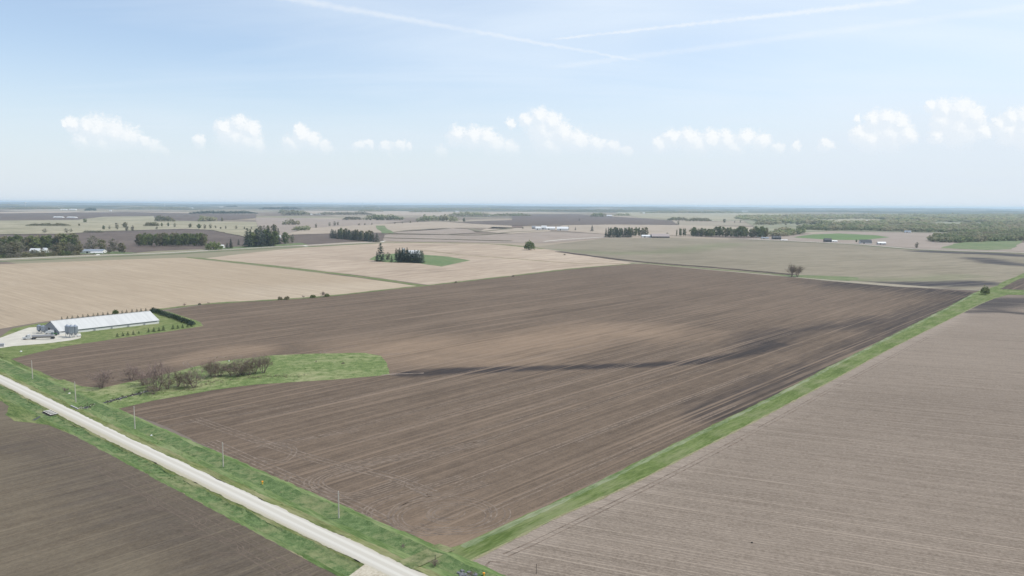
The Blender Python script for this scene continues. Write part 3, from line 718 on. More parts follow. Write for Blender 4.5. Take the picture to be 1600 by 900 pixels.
# ------------------------------------------------------------------ gravel road with raised bed and ditches
cpts = [G(0, 592.3), G(120, 650), G(250, 716), G(400, 788.5), G(520, 846.5), G(592, 879)]
mx_, my_ = sum(p.x for p in cpts) / 6, sum(p.y for p in cpts) / 6
ang = 0.5 * math.atan2(2 * sum((p.x - mx_) * (p.y - my_) for p in cpts), sum((p.x - mx_) ** 2 - (p.y - my_) ** 2 for p in cpts))
RD = Vector((math.cos(ang), math.sin(ang)))
if RD.y < 0: RD = -RD               # points away from the camera, to the left
RN = Vector((RD.y, -RD.x))          # to the right of travel: towards the big field
RC = Vector((mx_, my_))
def road_pt(s, t, z=0.0):
    p = RC + RD * s + RN * t; return (p.x, p.y, z)
def road_st(p):
    v = Vector((p[0], p[1])) - RC; return v.dot(RD), v.dot(RN)
def t_off(s):
    k = ((-400, 0.3), (-125, 0.0), (-75, -0.9), (-30, -1.35), (55, -2.0), (110, -1.4), (200, -0.7), (700, 0.0))
    for (a, va), (c, vc) in zip(k[:-1], k[1:]):
        if a <= s <= c:
            f = (s - a) / (c - a); f = f * f * (3 - 2 * f); return va + (vc - va) * f
    return 0.0
def sweep(mb, prof, s0, s1, step, mi=0, wob=0.25, seed=0.0, segs=None):
    n = int((s1 - s0) / step) + 1; k = len(prof); vs = []
    for i in range(n):
        s = s0 + i * step
        for j, (t, z) in enumerate(prof):
            dw = wob * mnoise.noise(Vector((s * 0.13, t * 1.7 + seed, 0.4))) + wob * 0.6 * mnoise.noise(Vector((s * 0.6, t * 1.7 + seed, 7.4)))
            vs.append(road_pt(s, t + dw + t_off(s) * max(0.0, min(1.0, (ROADW + 4.5 - abs(t)) / 3.0)), z + 0.10 * mnoise.noise(Vector((s * 0.1, t, 3.0))) * (0.03 < z < 0.62)))
    fs = [(i * k + j, i * k + j + 1, (i + 1) * k + j + 1, (i + 1) * k + j) for i in range(n - 1) for j in range(k - 1)]
    mb.add(vs, fs, mi)
    if segs:
        mb.mi[-len(fs):] = [segs[j] for i in range(n - 1) for j in range(k - 1)]
    return mb
def road_mat():
    b = NB('gravel'); p = b.pos()
    g = b.N.new('ShaderNodeVectorMath'); g.operation = 'DOT_PRODUCT'; b.put(g.inputs[0], p); g.inputs[1].default_value = (RN.x, RN.y, 0)
    t = b.math('SUBTRACT', g.outputs['Value'], RC.dot(RN))
    at = b.math('ABSOLUTE', t)
    along = b.map(p, -(math.atan2(RD.y, RD.x)), (0.02, 1.1, 0))
    n = b.noise(along, 1.0, 4, 0.6); n2 = b.noise(p, 1.6, 4, 0.7)
    wheel = b.math('ABSOLUTE', b.math('SUBTRACT', at, 1.35))
    w = b.rng(b.math('ADD', wheel, b.math('MULTIPLY', b.math('SUBTRACT', n, 0.5), 0.9)), 0.25, 0.9)
    col = b.mix(w, (0.505, 0.485, 0.435), (0.42, 0.395, 0.345))
    col = b.mix(b.math('MULTIPLY', n2, 0.5), col, (0.455, 0.43, 0.38))
    edge = b.rng(b.math('ADD', at, b.math('MULTIPLY', b.math('SUBTRACT', n2, 0.5), 2.4)), 2.7, 3.9)
    col = b.mix(edge, col, (0.36, 0.33, 0.25))
    return b.surf(col, 0.95, spec=0.1, normal=b.bump(n2, 0.3, 0.1))
ROADW = 3.6
S_NEAR, S_FAR = -160.0, 620.0
mb = MB(); sweep(mb, [(-ROADW, 0.66), (-1.3, 0.74), (0, 0.76), (1.3, 0.74), (ROADW, 0.66)], S_NEAR, S_FAR, 1.2, wob=0.55)
tag(mb.build('gravel_road', road_mat()), kind='structure')
# field edges measured across the road
def verge_t(px, py): return road_st(G(px, py))[1]
T_R = sum(verge_t(*q) for q in ((600, 829), (430, 747), (350, 711), (270, 671))) / 4
T_L = sum(verge_t(*q) for q in ((105, 675), (175, 708), (300, 777.5), (400, 831))) / 4
print('verge', round(T_L, 1), round(T_R, 1), 'road dir', round(math.degrees(math.atan2(RD.x, RD.y)), 1))
G_SHOULDER = grass_mat('shoulder_grass', (0.075, 0.095, 0.030), (0.165, 0.190, 0.070), (0.27, 0.24, 0.15), 0.75, 1.4, AZ_B)
G_DITCH = grass_mat('ditch_weeds', (0.050, 0.088, 0.029), (0.135, 0.190, 0.078), (0.22, 0.21, 0.11), 0.65, 1.6)
G_BANK = grass_mat('bank_grass', (0.070, 0.112, 0.034), (0.150, 0.205, 0.078), (0.24, 0.25, 0.14), 0.6, 1.2, AZ_B)
mb = MB()
sweep(mb, [(ROADW - 0.25, 0.64), (ROADW + 1.3, 0.45), (ROADW + 3.0, 0.14), (ROADW + 5.6, 0.10), ((ROADW + T_R) / 2 + 2.6, 0.22), (T_R - 2.2, 0.62), (T_R - 0.8, 0.45), (T_R + 0.5, 0.07)], S_NEAR, S_FAR, 1.6, wob=0.7, seed=3, segs=[0, 0, 2, 1, 1, 2, 2])
sweep(mb, [(T_L - 0.6, 0.07), (T_L + 0.7, 0.38), (T_L + 1.7, 0.42), (T_L + 3.2, 0.16), (-(ROADW + 2.0), 0.14), (-(ROADW + 1.0), 0.45), (-(ROADW - 0.25), 0.64)], S_NEAR, S_FAR, 1.6, wob=0.7, seed=9, segs=[2, 1, 1, 1, 1, 0])
tag(mb.build('grass_verge', [G_SHOULDER, G_DITCH, G_BANK]), kind='structure')
# field entrances: worn earth and gravel either side of the road
mb = MB()
mb.add([road_pt(*q) for q in ((road_st(G(590, 893))[0] + 5, -3.3, 0.66), (road_st(G(590, 893))[0] - 14, -3.3, 0.66), (road_st(G(590, 893))[0] - 16, T_L - 1, 0.47), (road_st(G(590, 893))[0] + 2.5, T_L - 1, 0.47))], [(0, 1, 2, 3)])
tag(mb.build('field_entrance', grass_mat('worn_gravel', (0.33, 0.29, 0.22), (0.48, 0.44, 0.36), (0.24, 0.22, 0.14), 0.5)), kind='structure')
s_e = road_st(G(640, 880))[0]
mb = MB(); sweep(mb, [(3.3, 0.675), (ROADW + 1.3, 0.52), (ROADW + 3.2, 0.36), ((ROADW + T_R) / 2 + 1.3, 0.36), (T_R - 2.2, 0.58), (T_R - 0.8, 0.45), (T_R + 2.4, 0.10)], s_e - 4.0, s_e + 2.5, 0.8, wob=0.9)
tag(mb.build('field_entrance', grass_mat('worn_grass', (0.075, 0.10, 0.04), (0.17, 0.19, 0.085), (0.28, 0.25, 0.16), 0.7)), kind='structure')

# ------------------------------------------------------------------ grassed waterway with the creek
sheet('meadow', P2([(60, 600), (100, 593), (128, 604), (160, 606), (240, 589), (340, 565), (430, 555), (500, 552.5), (570, 551.5), (595, 556), (605, 569), (609, 584.5), (600, 586.5), (520, 593.5), (400, 601), (330, 610), (240, 626), (172, 642), (215, 655), (190, 662), (130, 636), (100, 622)]), 0.10, MEADOW, amp=0.7, step=4)
sheet('meadow', P2([(-120, 552), (-40, 545), (0, 548), (16, 561), (45, 573), (90, 593), (128, 606), (170, 640), (190, 660), (120, 634), (60, 600), (0, 570), (-120, 510)]), 0.095, GRASS, amp=0.7, step=4)
sheet('meadow', P2([(-300, 655), (-60, 629), (3, 627), (14, 635), (8, 648), (22, 658), (75, 664), (115, 680), (60, 640), (0, 606), (-60, 578), (-300, 600)]), 0.09, GRASS, amp=0.6, step=4)
mb = MB(); CREEK = [(112, 641), (130, 638), (150, 632.5), (170, 628), (190, 622), (210, 617), (235, 611)]
ribbon(mb, P2(CREEK), 2.6, 0.13, wob=0.9, step=1.5)
ribbon(mb, P2([(52, 657), (58, 654), (64, 650)]), 1.4, 0.13, wob=0.8, step=1.5)
tag(mb.build('creek', plain_mat('wet_mud', (0.045, 0.042, 0.035), 0.45, 0.5, 0.8)), kind='structure')
mb = MB(); ribbon(mb, P2([(596, 586.5), (612, 585), (640, 584), (662, 583.2)]), 1.0, 0.12, wob=1.0, step=2)
tag(mb.build('washed_sand', plain_mat('pale_sand', (0.30, 0.245, 0.205), 0.95, 0.15, 0.5)), kind='structure')

# ------------------------------------------------------------------ barn yard
sheet('yard_grass', P2([(-500, 560), (-60, 541), (0, 526.5), (20, 513), (58, 506), (140, 495.5), (236, 486.5), (262, 486.5), (298, 498), (313, 503.5), (318, 509.5), (260, 518.5), (180, 529.5), (100, 541.5), (60, 550.5), (14, 562), (0, 548), (-500, 580)]), 0.075, YARD, amp=0.7, step=5)
sheet('gravel_yard', P2([(-300, 556), (-60, 543), (0, 528), (25, 519), (45, 512), (60, 511), (90, 518), (126, 521), (126, 528.5), (110, 532), (70, 537), (20, 541), (0, 544), (-40, 549), (-120, 561), (-300, 580)]), 0.11, plain_mat('yard_gravel', (0.45, 0.425, 0.365), 0.95, 0.32, 0.12), amp=0.6, step=4)

# far county road
mb = MB()
ribbon(mb, P2([(-150, 414), (0, 405.5), (150, 399.2), (250, 395.5), (330, 391.2), (420, 386), (480, 383.2), (560, 379.3), (600, 377.7)]), 9, 0.22, wob=0.15, step=25)
ribbon(mb, P2([(596, 377.8), (602, 376), (597, 374), (585, 372)]), 8, 0.22, step=15)
ribbon(mb, P2([(152, 399), (154, 396.5), (148, 394.5), (136, 394.2)]), 6, 0.23, step=8)
ribbon(mb, P2([(378, 388.4), (375, 386.5), (368, 385.5)]), 6, 0.23, step=8)
ribbon(mb, P2([(475, 383.5), (480, 385)]), 7, 0.23, step=8)
ribbon(mb, P2([(1140, 372.6), (1200, 375), (1330, 381.2), (1440, 389.5), (1600, 394.8), (1760, 401)]), 9, 0.45, wob=0.15, step=25)
ribbon(mb, P2([(850, 377.5), (880, 374.5), (920, 372), (945, 370.5)]), 9, 0.55, wob=0.2, step=25)
tag(mb.build('gravel_road', plain_mat('far_gravel', (0.52, 0.50, 0.44), 0.95, 0.1, 0.02)), kind='structure')
mb = MB()
ribbon(mb, P2([(-150, 418), (0, 409), (150, 402), (250, 398), (330, 393.5), (420, 388.2), (480, 385.3), (560, 381.2), (600, 379.5)]), 17, 0.20, wob=0.2, step=20)
ribbon(mb, P2([(1140, 373.6), (1200, 376), (1330, 382.4), (1440, 390.8), (1600, 396.2)]), 14, 0.40, wob=0.2, step=20)
tag(mb.build('grass_verge', grass_mat('far_verge_grass', (0.075, 0.105, 0.05), (0.12, 0.15, 0.075), (0.16, 0.16, 0.09), 0.5, 0.3)), kind='structure')
sheet('farm_lawn', P2([(-60, 408), (0, 402.5), (130, 397), (200, 396.5), (215, 395.5), (180, 393), (130, 392), (0, 396), (-60, 398)]), 0.35, FARGR, amp=3, step=20)
sheet('farm_lawn', P2([(325, 391.5), (345, 387), (400, 383.5), (470, 379.5), (482, 382.3), (420, 385.5)]), 0.42, FARGR, amp=3, step=20)

# ------------------------------------------------------------------ hills on the skyline
def hills(D, h0, h1, seed, x0, x1, depth_, mat):
    nx, ny = 260, 8; vs = []
    for j in range(ny + 1):
        for i in range(nx + 1):
            x = x0 + (x1 - x0) * i / nx; y = D + depth_ * j / ny
            e = math.sin(math.pi * j / ny) ** 0.8
            h = h0 + (h1 - h0) * (0.5 + 0.7 * mnoise.fractal(Vector((x / (0.16 * D), y / (0.3 * D) + seed, seed)), 0.9, 2.1, 5))
            vs.append((x, y, max(0.0, h) * e - 0.5))
    fs = [(j * (nx + 1) + i, j * (nx + 1) + i + 1, (j + 1) * (nx + 1) + i + 1, (j + 1) * (nx + 1) + i) for j in range(ny) for i in range(nx)]
    tag(MB().add(vs, fs).build('hills', mat, smooth=True), kind='structure')
def hill_mat():
    b = NB('wooded_hills'); p = b.pos()
    n = b.noise(b.map(p, 0.2, (0.0009, 0.0016, 0.02)), 1.0, 5, 0.65)
    col = b.mix(b.rng(n, 0.50, 0.62), (0.050, 0.058, 0.036), b.mix(b.noise(p, 0.0006, 2), (0.16, 0.14, 0.11), (0.28, 0.25, 0.19)))
    return b.surf(col, 1.0, spec=0.0)
HM = hill_mat()
hills(13500, -8, 34, 1.0, -11500, 11500, 2600, HM)
hills(20000, 10, 62, 5.0, -17000, 17000, 3500, HM)
hills(30000, 45, 96, 11.0, -25000, 25000, 5000, HM)

# ------------------------------------------------------------------ trees
BARK = plain_mat('bark', (0.085, 0.068, 0.055), 0.95, 0.3, 0.8)
BARKL = plain_mat('twig_bark', (0.215, 0.158, 0.140), 0.95, 0.25, 0.3)
L_SPRING = leaf_mat('spring_leaves', (0.105, 0.140, 0.050), (0.270, 0.300, 0.125))
L_OLIVE = leaf_mat('olive_leaves', (0.135, 0.140, 0.068), (0.290, 0.280, 0.150), (0.25, 0.195, 0.14), 0.5)
L_BUD = leaf_mat('budding_twigs', (0.160, 0.144, 0.112), (0.310, 0.280, 0.215), (0.22, 0.24, 0.13), 0.5)
L_CONI = leaf_mat('spruce_needles', (0.026, 0.046, 0.029), (0.080, 0.112, 0.068))
L_BLUE = leaf_mat('pine_needles', (0.056, 0.082, 0.062), (0.140, 0.175, 0.130))
L_PALE = leaf_mat('pale_new_leaves', (0.135, 0.165, 0.072), (0.270, 0.295, 0.155))
L_WOOD = leaf_mat('woodland_leaves', (0.155, 0.185, 0.090), (0.41, 0.43, 0.23), (0.34, 0.285, 0.205), 0.75, 0.011)

def leaf_quads(mb, pts, size, rr, flat=0.0, droop=None):
    for p in pts:
        n = Vector((rr.gauss(0, 1), rr.gauss(0, 1), rr.gauss(0, 1) + flat)).normalized()
        a = n.orthogonal().normalized(); a.rotate(Matrix.Rotation(rr.uniform(0, 6.28), 3, n)); b_ = n.cross(a)
        s1, s2 = size * rr.uniform(0.55, 1.25), size * rr.uniform(0.35, 0.9)
        k = rr.uniform(-0.3, 0.3)
        mb.add([p - a * s1, p - b_ * s2 + a * s1 * k, p + a * s1, p + b_ * s2 - a * s1 * k], [(0, 1, 2, 3)])

def deciduous(name, leafm, seed, h=18.0, w=13.0, base=0.10, n=420, leaf=1.05, lobes=11, bare=0.0):
    rr = random.Random(seed); tr = MB(); cr = MB()
    top = h * base
    tr.tube((0, 0, -0.3), (0, 0, top), h * 0.022, h * 0.016, 7)
    cents = []
    for i in range(lobes):
        a = i * 2.4 + rr.uniform(-0.4, 0.4); f = (i + 0.5) / lobes
        zc = h * (base * 0.5 + 0.08 + (0.86 - base * 0.5 - 0.08) * f * rr.uniform(0.85, 1.05))
        e = math.sin(math.pi * min(1, max(0.2, (zc / h - base * 0.6) / (1.05 - base * 0.6)))) ** 0.7
        rad = w * 0.5 * e * rr.uniform(0.35, 0.72)
        c = Vector((math.cos(a) * rad, math.sin(a) * rad, zc)); cents.append((c, w * rr.uniform(0.17, 0.27)))
        m_ = Vector((c.x * 0.45, c.y * 0.45, top + (zc - top) * 0.45))
        tr.tube((0, 0, top * 0.95), m_, h * 0.011, h * 0.007, 5); tr.tube(m_, c, h * 0.007, h * 0.002, 4)
        for k in range(3):
            e_ = c + Vector((rr.gauss(0, 1), rr.gauss(0, 1), rr.gauss(0.5, 0.8))) * w * 0.12
            tr.tube(c * 0.75 + m_ * 0.25, e_, h * 0.004, h * 0.001, 3)
    cents.append((Vector((rr.uniform(-1, 1), rr.uniform(-1, 1), h * 0.88)), w * 0.17))
    pts = []
    for i in range(n):
        c, rad = rr.choice(cents)
        d = Vector((rr.gauss(0, 1), rr.gauss(0, 1), rr.gauss(0, 1))).normalized() * rad * (rr.random() ** 0.4)
        d.z *= 0.8
        p = c + d
        if p.z > top * 0.25: pts.append(p)
    leaf_quads(cr, pts, leaf, rr, 0.4)
    return dict(h=h, parts=[('trunk', tr.mesh(name + '_trunk', BARK)), ('crown', cr.mesh(name + '_crown', leafm))], name=name)

def conifer(name, leafm, seed, h=16.0, w=6.0, n=420, leaf=0.55, base=0.06, power=0.85):
    rr = random.Random(seed); tr = MB(); cr = MB()
    tr.tube((0, 0, -0.3), (0, 0, h * 0.96), h * 0.016, h * 0.003, 6)
    lay = 15
    for k in range(lay):
        f = (k + 0.3) / lay; z = h * (base + (1 - base) * f); rad = w * 0.5 * (1 - f) ** power * rr.uniform(0.8, 1.1)
        m_ = max(5, int(n / lay * (1 - f * 0.75)))
        for i in range(m_):
            a = rr.uniform(0, 6.283); q = rad * rr.uniform(0.35, 1.0)
            p = Vector((math.cos(a) * q, math.sin(a) * q, z - q * 0.28 + rr.uniform(-0.02, 0.02) * h))
            out = Vector((math.cos(a), math.sin(a), -0.35)).normalized(); sd = Vector((-math.sin(a), math.cos(a), rr.uniform(-0.3, 0.3)))
            s1, s2 = leaf * rr.uniform(0.7, 1.4), leaf * rr.uniform(0.4, 0.8)
            cr.add([p - out * s1, p - sd * s2, p + out * s1 * 1.1, p + sd * s2], [(0, 1, 2, 3)])
    leaf_quads(cr, [Vector((0, 0, h * 0.96))] * 3, leaf * 0.5, rr)
    return dict(h=h, parts=[('trunk', tr.mesh(name + '_trunk', BARK)), ('crown', cr.mesh(name + '_crown', leafm))], name=name)

def bare_tree(name, seed, h=9.0, w=9.0, stems=13, leafm=None, nleaf=60, thick=1.0):
    rr = random.Random(seed); tr = MB(); cr = MB()
    tips = []
    def grow(p, d, ln, r_, lev):
        mid = p + d * ln * 0.5 + Vector((rr.gauss(0, 1), rr.gauss(0, 1), 0)) * ln * 0.05
        q = mid + (d + Vector((rr.gauss(0, 1), rr.gauss(0, 1), rr.gauss(0.1, 0.6))) * 0.18).normalized() * ln * 0.5
        r1 = max(r_ * 0.55, 0.015 * thick)
        (tr if lev < 2 else cr).tube(p, mid, r_, (r_ + r1) / 2, 4 if lev < 2 else 3, cap=False)
        (tr if lev < 2 else cr).tube(mid, q, (r_ + r1) / 2, r1, 4 if lev < 2 else 3, cap=False)
        if lev >= 3: tips.append(q); return
        for k in range((4, 4, 5)[lev]):
            t = rr.uniform(0.35, 1.0); b0 = p + (q - p) * t
            nd = (d + Vector((rr.gauss(0, 1), rr.gauss(0, 1), rr.gauss(0.15, 0.7))) * 0.55).normalized()
            grow(b0, nd, ln * rr.uniform(0.45, 0.75), max(r_ * 0.45, 0.017 * thick), lev + 1)
    for i in range(stems):
        a = rr.uniform(0, 6.283); sp = rr.uniform(0.1, 0.75) * w / h
        d = Vector((math.cos(a) * sp, math.sin(a) * sp, 1)).normalized()
        grow(Vector((math.cos(a) * 0.35, math.sin(a) * 0.35, -0.1)), d, h * rr.uniform(0.38, 0.56), h * 0.008 * thick, 0)
    if leafm:
        leaf_quads(cr, [rr.choice(tips) + Vector((rr.gauss(0, 1), rr.gauss(0, 1), rr.gauss(0, 1))) * 0.3 for _ in range(nleaf)], 0.20 * h / 9, rr)
    me = cr.mesh(name + '_twigs', [BARKL] + ([leafm] if leafm else []))
    if leafm:
        mi = [0] * len(cr.f)
        for i in range(len(cr.f) - nleaf, len(cr.f)): mi[i] = 1
        me.polygons.foreach_set('material_index', mi)
    zmax = max(v[2] for v in cr.v)
    return dict(h=zmax, parts=[('trunk', tr.mesh(name + '_trunk', BARKL)), ('twigs', me)], name=name)

def bush(name, leafm, seed, h=2.0, w=3.0, n=160, leaf=0.3):
    rr = random.Random(seed); tr = MB(); cr = MB()
    for i in range(5):
        a = rr.uniform(0, 6.28); tr.tube((0, 0, -0.1), (math.cos(a) * w * 0.25, math.sin(a) * w * 0.25, h * 0.6), 0.05 * h / 2, 0.02, 4)
    pts = []
    for i in range(n):
        a = rr.uniform(0, 6.283); q = w * 0.5 * math.sqrt(rr.random()); 
        z = h * (0.08 + 0.9 * rr.random() ** 0.8 * math.sqrt(max(0, 1 - (q / (w * 0.52)) ** 2)) * rr.uniform(0.75, 1.08))
        pts.append(Vector((math.cos(a) * q, math.sin(a) * q, z)))
    leaf_quads(cr, pts, leaf, rr, 0.5)
    return dict(h=h, parts=[('stem', tr.mesh(name + '_stem', BARK)), ('foliage', cr.mesh(name + '_foliage', leafm))], name=name)

PRO = {
 'spring': [deciduous('leafy_tree', L_SPRING, s, n=640, w=(13, 15, 11)[s % 3]) for s in range(3)],
 'olive': [deciduous('leafy_tree', L_OLIVE, 10 + s, n=560, w=(14, 12)[s % 2]) for s in range(2)],
 'bud': [deciduous('budding_tree', L_BUD, 20 + s, n=460, leaf=0.8, w=(14, 12, 16)[s % 3]) for s in range(3)],
 'pale': [deciduous('leafy_tree', L_PALE, 30 + s, n=520, w=(12, 8)[s % 2]) for s in range(2)],
 'tall': [deciduous('poplar_tree', L_PALE, 35 + s, h=20, w=5.5, n=300, base=0.1) for s in range(2)],
 'spruce': [conifer('spruce_tree', L_CONI, 40 + s, w=(8.0, 9.5, 7.2)[s % 3], n=620, leaf=0.75) for s in range(3)],
 'pine': [conifer('pine_tree', L_BLUE, 50 + s, w=9.5, n=560, leaf=0.9, power=0.55) for s in range(2)],
 'small': [conifer('small_spruce', L_CONI, 60 + s, h=3.0, w=3.3, n=300, leaf=0.26, base=0.03, power=0.8) for s in range(3)],
 'bare': [bare_tree('bare_tree', 70 + s, leafm=L_BUD, nleaf=90) for s in range(5)],
 'bareg': [bare_tree('bare_tree', 80 + s, leafm=L_OLIVE, nleaf=420, stems=12) for s in range(3)],
 'barebush': [bare_tree('bare_bush', 90, h=4, w=5, stems=10, leafm=L_BUD, nleaf=50, thick=0.7)],
 'bush': [bush('bush', L_OLIVE, 95), bush('bush', L_SPRING, 96, n=340, leaf=0.24), bush('bush', L_BUD, 97)],
 'hedge': [bush('spruce_bush', L_CONI, 98, h=3.4, w=3.6, n=260, leaf=0.34), bush('spruce_bush', L_BLUE, 99, h=3.2, w=3.6, n=260, leaf=0.34)],
}
_treerand = random.Random(99)
def place(kind, px, py, hpx, label, cat='tree', group=None, wide=1.0, variant=None, name=None):
    pr = PRO[kind][_treerand.randrange(len(PRO[kind])) if variant is None else variant % len(PRO[kind])]
    p = G(px, py); s = hpx * mpp(p) / pr['h']
    r_ = empty(name or pr['name'], (p.x, p.y, 0.1 if p.y < 1500 else 0.3), _treerand.uniform(0, 6.28), label, cat, group)
    w = s * wide * _treerand.uniform(0.94, 1.06); r_.scale = (w, w, s)
    for nm, me in pr['parts']: mesh_obj(nm, me, r_)
    return r_
def grove(kinds, x0, x1, y0, y1, h0, h1, n, label, group, jy=1.2, wide=1.0):
    for i in range(n):
        f = (i + 0.5) / n
        x = x0 + (x1 - x0) * f + _treerand.uniform(-0.35, 0.35) * (x1 - x0) / n
        place(_treerand.choice(kinds), x, y0 + (y1 - y0) * f + _treerand.uniform(-jy, 0.2 * jy), _treerand.uniform(h0, h1), label, 'tree', group, wide)

# left farmstead beyond the tan field
for (a, b_, ya, yb, h0, h1, n) in ((-14, 36, 403, 401.5, 20, 28, 7), (40, 78, 401, 399.5, 9, 12.5, 7), (82, 126, 399.3, 397.5, 15, 21, 6)):
    grove(['bud', 'olive', 'bud'], a, b_, ya, yb, h0, h1, n, 'grey-brown budding tree in the front row shading the far-left farmstead by the road', 'front trees of the far left farmstead', 0.8, 1.15)
grove(['spring', 'olive', 'spring'], -10, 122, 393.5, 389.5, 22, 25, 14, 'green leafy tree standing behind the white roofs of the far-left farmstead', 'back trees of the far left farmstead', 1.5, 1.25)
grove(['bush'], -10, 124, 404, 398.5, 6, 9.5, 20, 'low dark undergrowth bush at the foot of the far-left farmstead trees', 'low bushes of the far left farmstead', 0.5, 0.8)
place('spruce', 123, 392, 13, 'small dark evergreen at the road end of the far-left farmstead grove', wide=1.3)
place('bud', 146, 391.5, 24, 'tall spreading bare tree behind the low grey house', wide=1.1, variant=2)
place('olive', 160, 393, 19, 'olive leafy tree right behind the white garage of the low house', wide=1.1)
place('bud', 136, 391, 12, 'dark low bare tree left of the low grey house', wide=1.4)
place('bud', 178, 394, 22, 'tall pinkish budding tree right of the low grey house')
place('olive', 190, 395, 16, 'round olive tree at the right end of the low house yard', wide=1.2)
place('bud', 171, 396, 14, 'dark bare tree beside the drive of the low grey house', wide=1.2)
# long planted grove
grove(['spring', 'spring', 'olive'], 212, 322, 384.8, 384.8, 18, 21, 19, 'dark leafy tree in the long planted grove on brown ploughland', 'trees of the long planted grove', 0.5, 0.9)
grove(['olive', 'pale'], 216, 326, 382.6, 383.6, 18, 20, 13, 'paler tree in the back row of the long planted grove', 'back row of the long planted grove', 0.5, 0.9)
place('bush', 334, 390, 13.5, 'dense dark rounded tree by the road right of the long grove', variant=1, wide=1.35, name='round_tree')
place('pine', 355, 388.5, 9, 'left one of two low dark evergreens by the roadside house', wide=1.3)
place('spruce', 361, 388, 15, 'pointed dark evergreen before the white roadside house', wide=1.4)
place('pine', 373, 383, 9, 'small olive evergreen in the roadside house yard', wide=1.1)
grove(['pine', 'spruce', 'pine', 'spring'], 386, 432, 386.5, 384.5, 22, 30, 13, 'tall dark tree in the thick roadside windbreak', 'tall trees of the roadside windbreak', 0.8, 1.15)
grove(['spruce', 'bud'], 384, 440, 383, 382, 20, 27, 8, 'dark tree in the back of the thick roadside windbreak', 'back trees of the roadside windbreak', 0.8)
place('spring', 446, 381.5, 19, 'bright green round tree at the right end of the roadside windbreak', wide=1.0, variant=0)
place('bud', 457, 380.5, 15, 'reddish-brown tree closing the roadside windbreak on the right', wide=0.8)
grove(['bud', 'olive'], 402, 436, 364, 361.5, 10, 12, 5, 'pale grey-green tree of the clump behind the roadside windbreak', 'pale clump behind the windbreak', 0.5, 1.0)
# grove right of it
grove(['pine', 'spruce', 'pine'], 516, 590, 372, 378.6, 12, 16, 19, 'dark evergreen of the slanting grove beside the county road', 'evergreens of the slanting grove', 0.3, 1.35)
grove(['olive', 'spring'], 528, 585, 371.2, 375.5, 13, 16, 10, 'green tree behind the slanting evergreen grove', 'back trees of the slanting grove', 0.3, 0.8)
# island farmstead in the stubble
place('pine', 595, 408.5, 29, 'tallest pine, standing alone at the left of the island farmstead', wide=1.05, variant=0)
place('spruce', 589, 407.5, 15, 'low dark spruce at the foot of the tallest pine', wide=1.2)
place('bud', 606, 407.5, 14, 'thin bare tree right of the tallest pine')
place('spruce', 612, 409, 10, 'short spruce between the tallest pine and the evergreen block', wide=1.2)
grove(['pine', 'pine', 'spruce'], 620, 659, 409.8, 411, 18, 22, 12, 'dark evergreen in the front of the island farmstead block', 'front evergreens of the island farmstead', 0.3, 1.25)
grove(['spruce'], 616, 640, 406, 406, 18, 20, 5, 'dark evergreen behind the front row of the island farmstead', 'back evergreens of the island farmstead', 0.3)
place('pine', 660, 409.5, 18, 'grey-green pine at the right end of the white island barn', wide=1.0)
# single field trees
place('bush', 827, 390.5, 15.5, 'lone round dark tree at the far corner of the tan stubble', wide=0.76, variant=1, name='round_tree')
place('bareg', 1237, 432.5, 23, 'left stem of the two-crowned half-bare tree on the far field rim', variant=0, wide=0.8)
place('bareg', 1246, 432.5, 19, 'lower right stem of the half-bare tree on the far field rim', variant=1, wide=0.9)
place('bush', 1539, 460.5, 15, 'dense round green tree where the grass strip meets the cross lane', variant=1, wide=0.56, name='round_tree')
place('bud', 1432, 388, 10, 'lone thin bare tree beside the right-hand road')
# hedgerow bushes on the dark field's rim
place('bush', 438, 468.5, 5.5, 'low olive bush, left half of the pair on the field rim', 'bush', 'paired olive bushes on the rim', 1.0, 0)
place('bush', 448, 468.3, 6, 'low olive bush, right half of the pair on the field rim', 'bush', 'paired olive bushes on the rim', 1.0, 0)
place('barebush', 474, 465.5, 5, 'tiny bare bush between the rim bushes', 'bush')
place('bush', 489, 465, 5, 'flat green bush beginning the rim thicket', 'bush', None, 1.2, 1)
place('bareg', 505, 464, 10, 'tallest twiggy bush of the rim thicket', 'bush', None, 0.9, 2, 'twiggy_bush')
place('bush', 511, 463.5, 5.5, 'green bush at the right end of the rim thicket', 'bush', None, 1.0, 1)
place('barebush', 288, 478.5, 6, 'bare twiggy bush on the rim right of the barn hedge', 'bush')
place('bush', 312, 476.5, 3.4, 'small dark bush farther along the rim from the barn', 'bush', None, 1.0, 2)
place('barebush', 326, 475, 4, 'thin bare bush on the rim, last before open grass', 'bush')
place('bush', 802, 432.5, 3.0, 'tiny dark bush on the rim in the middle of the picture', 'bush', None, 1.0, 2)
place('bush', 712, 441.8, 2.6, 'tiny bush on the grassy rim below the island farmstead', 'bush', None, 1.2, 2)
place('bush', 882, 398.8, 2.2, 'speck of a bush on the dark lane right of the lone round tree', 'bush', None, 1.0, 2)

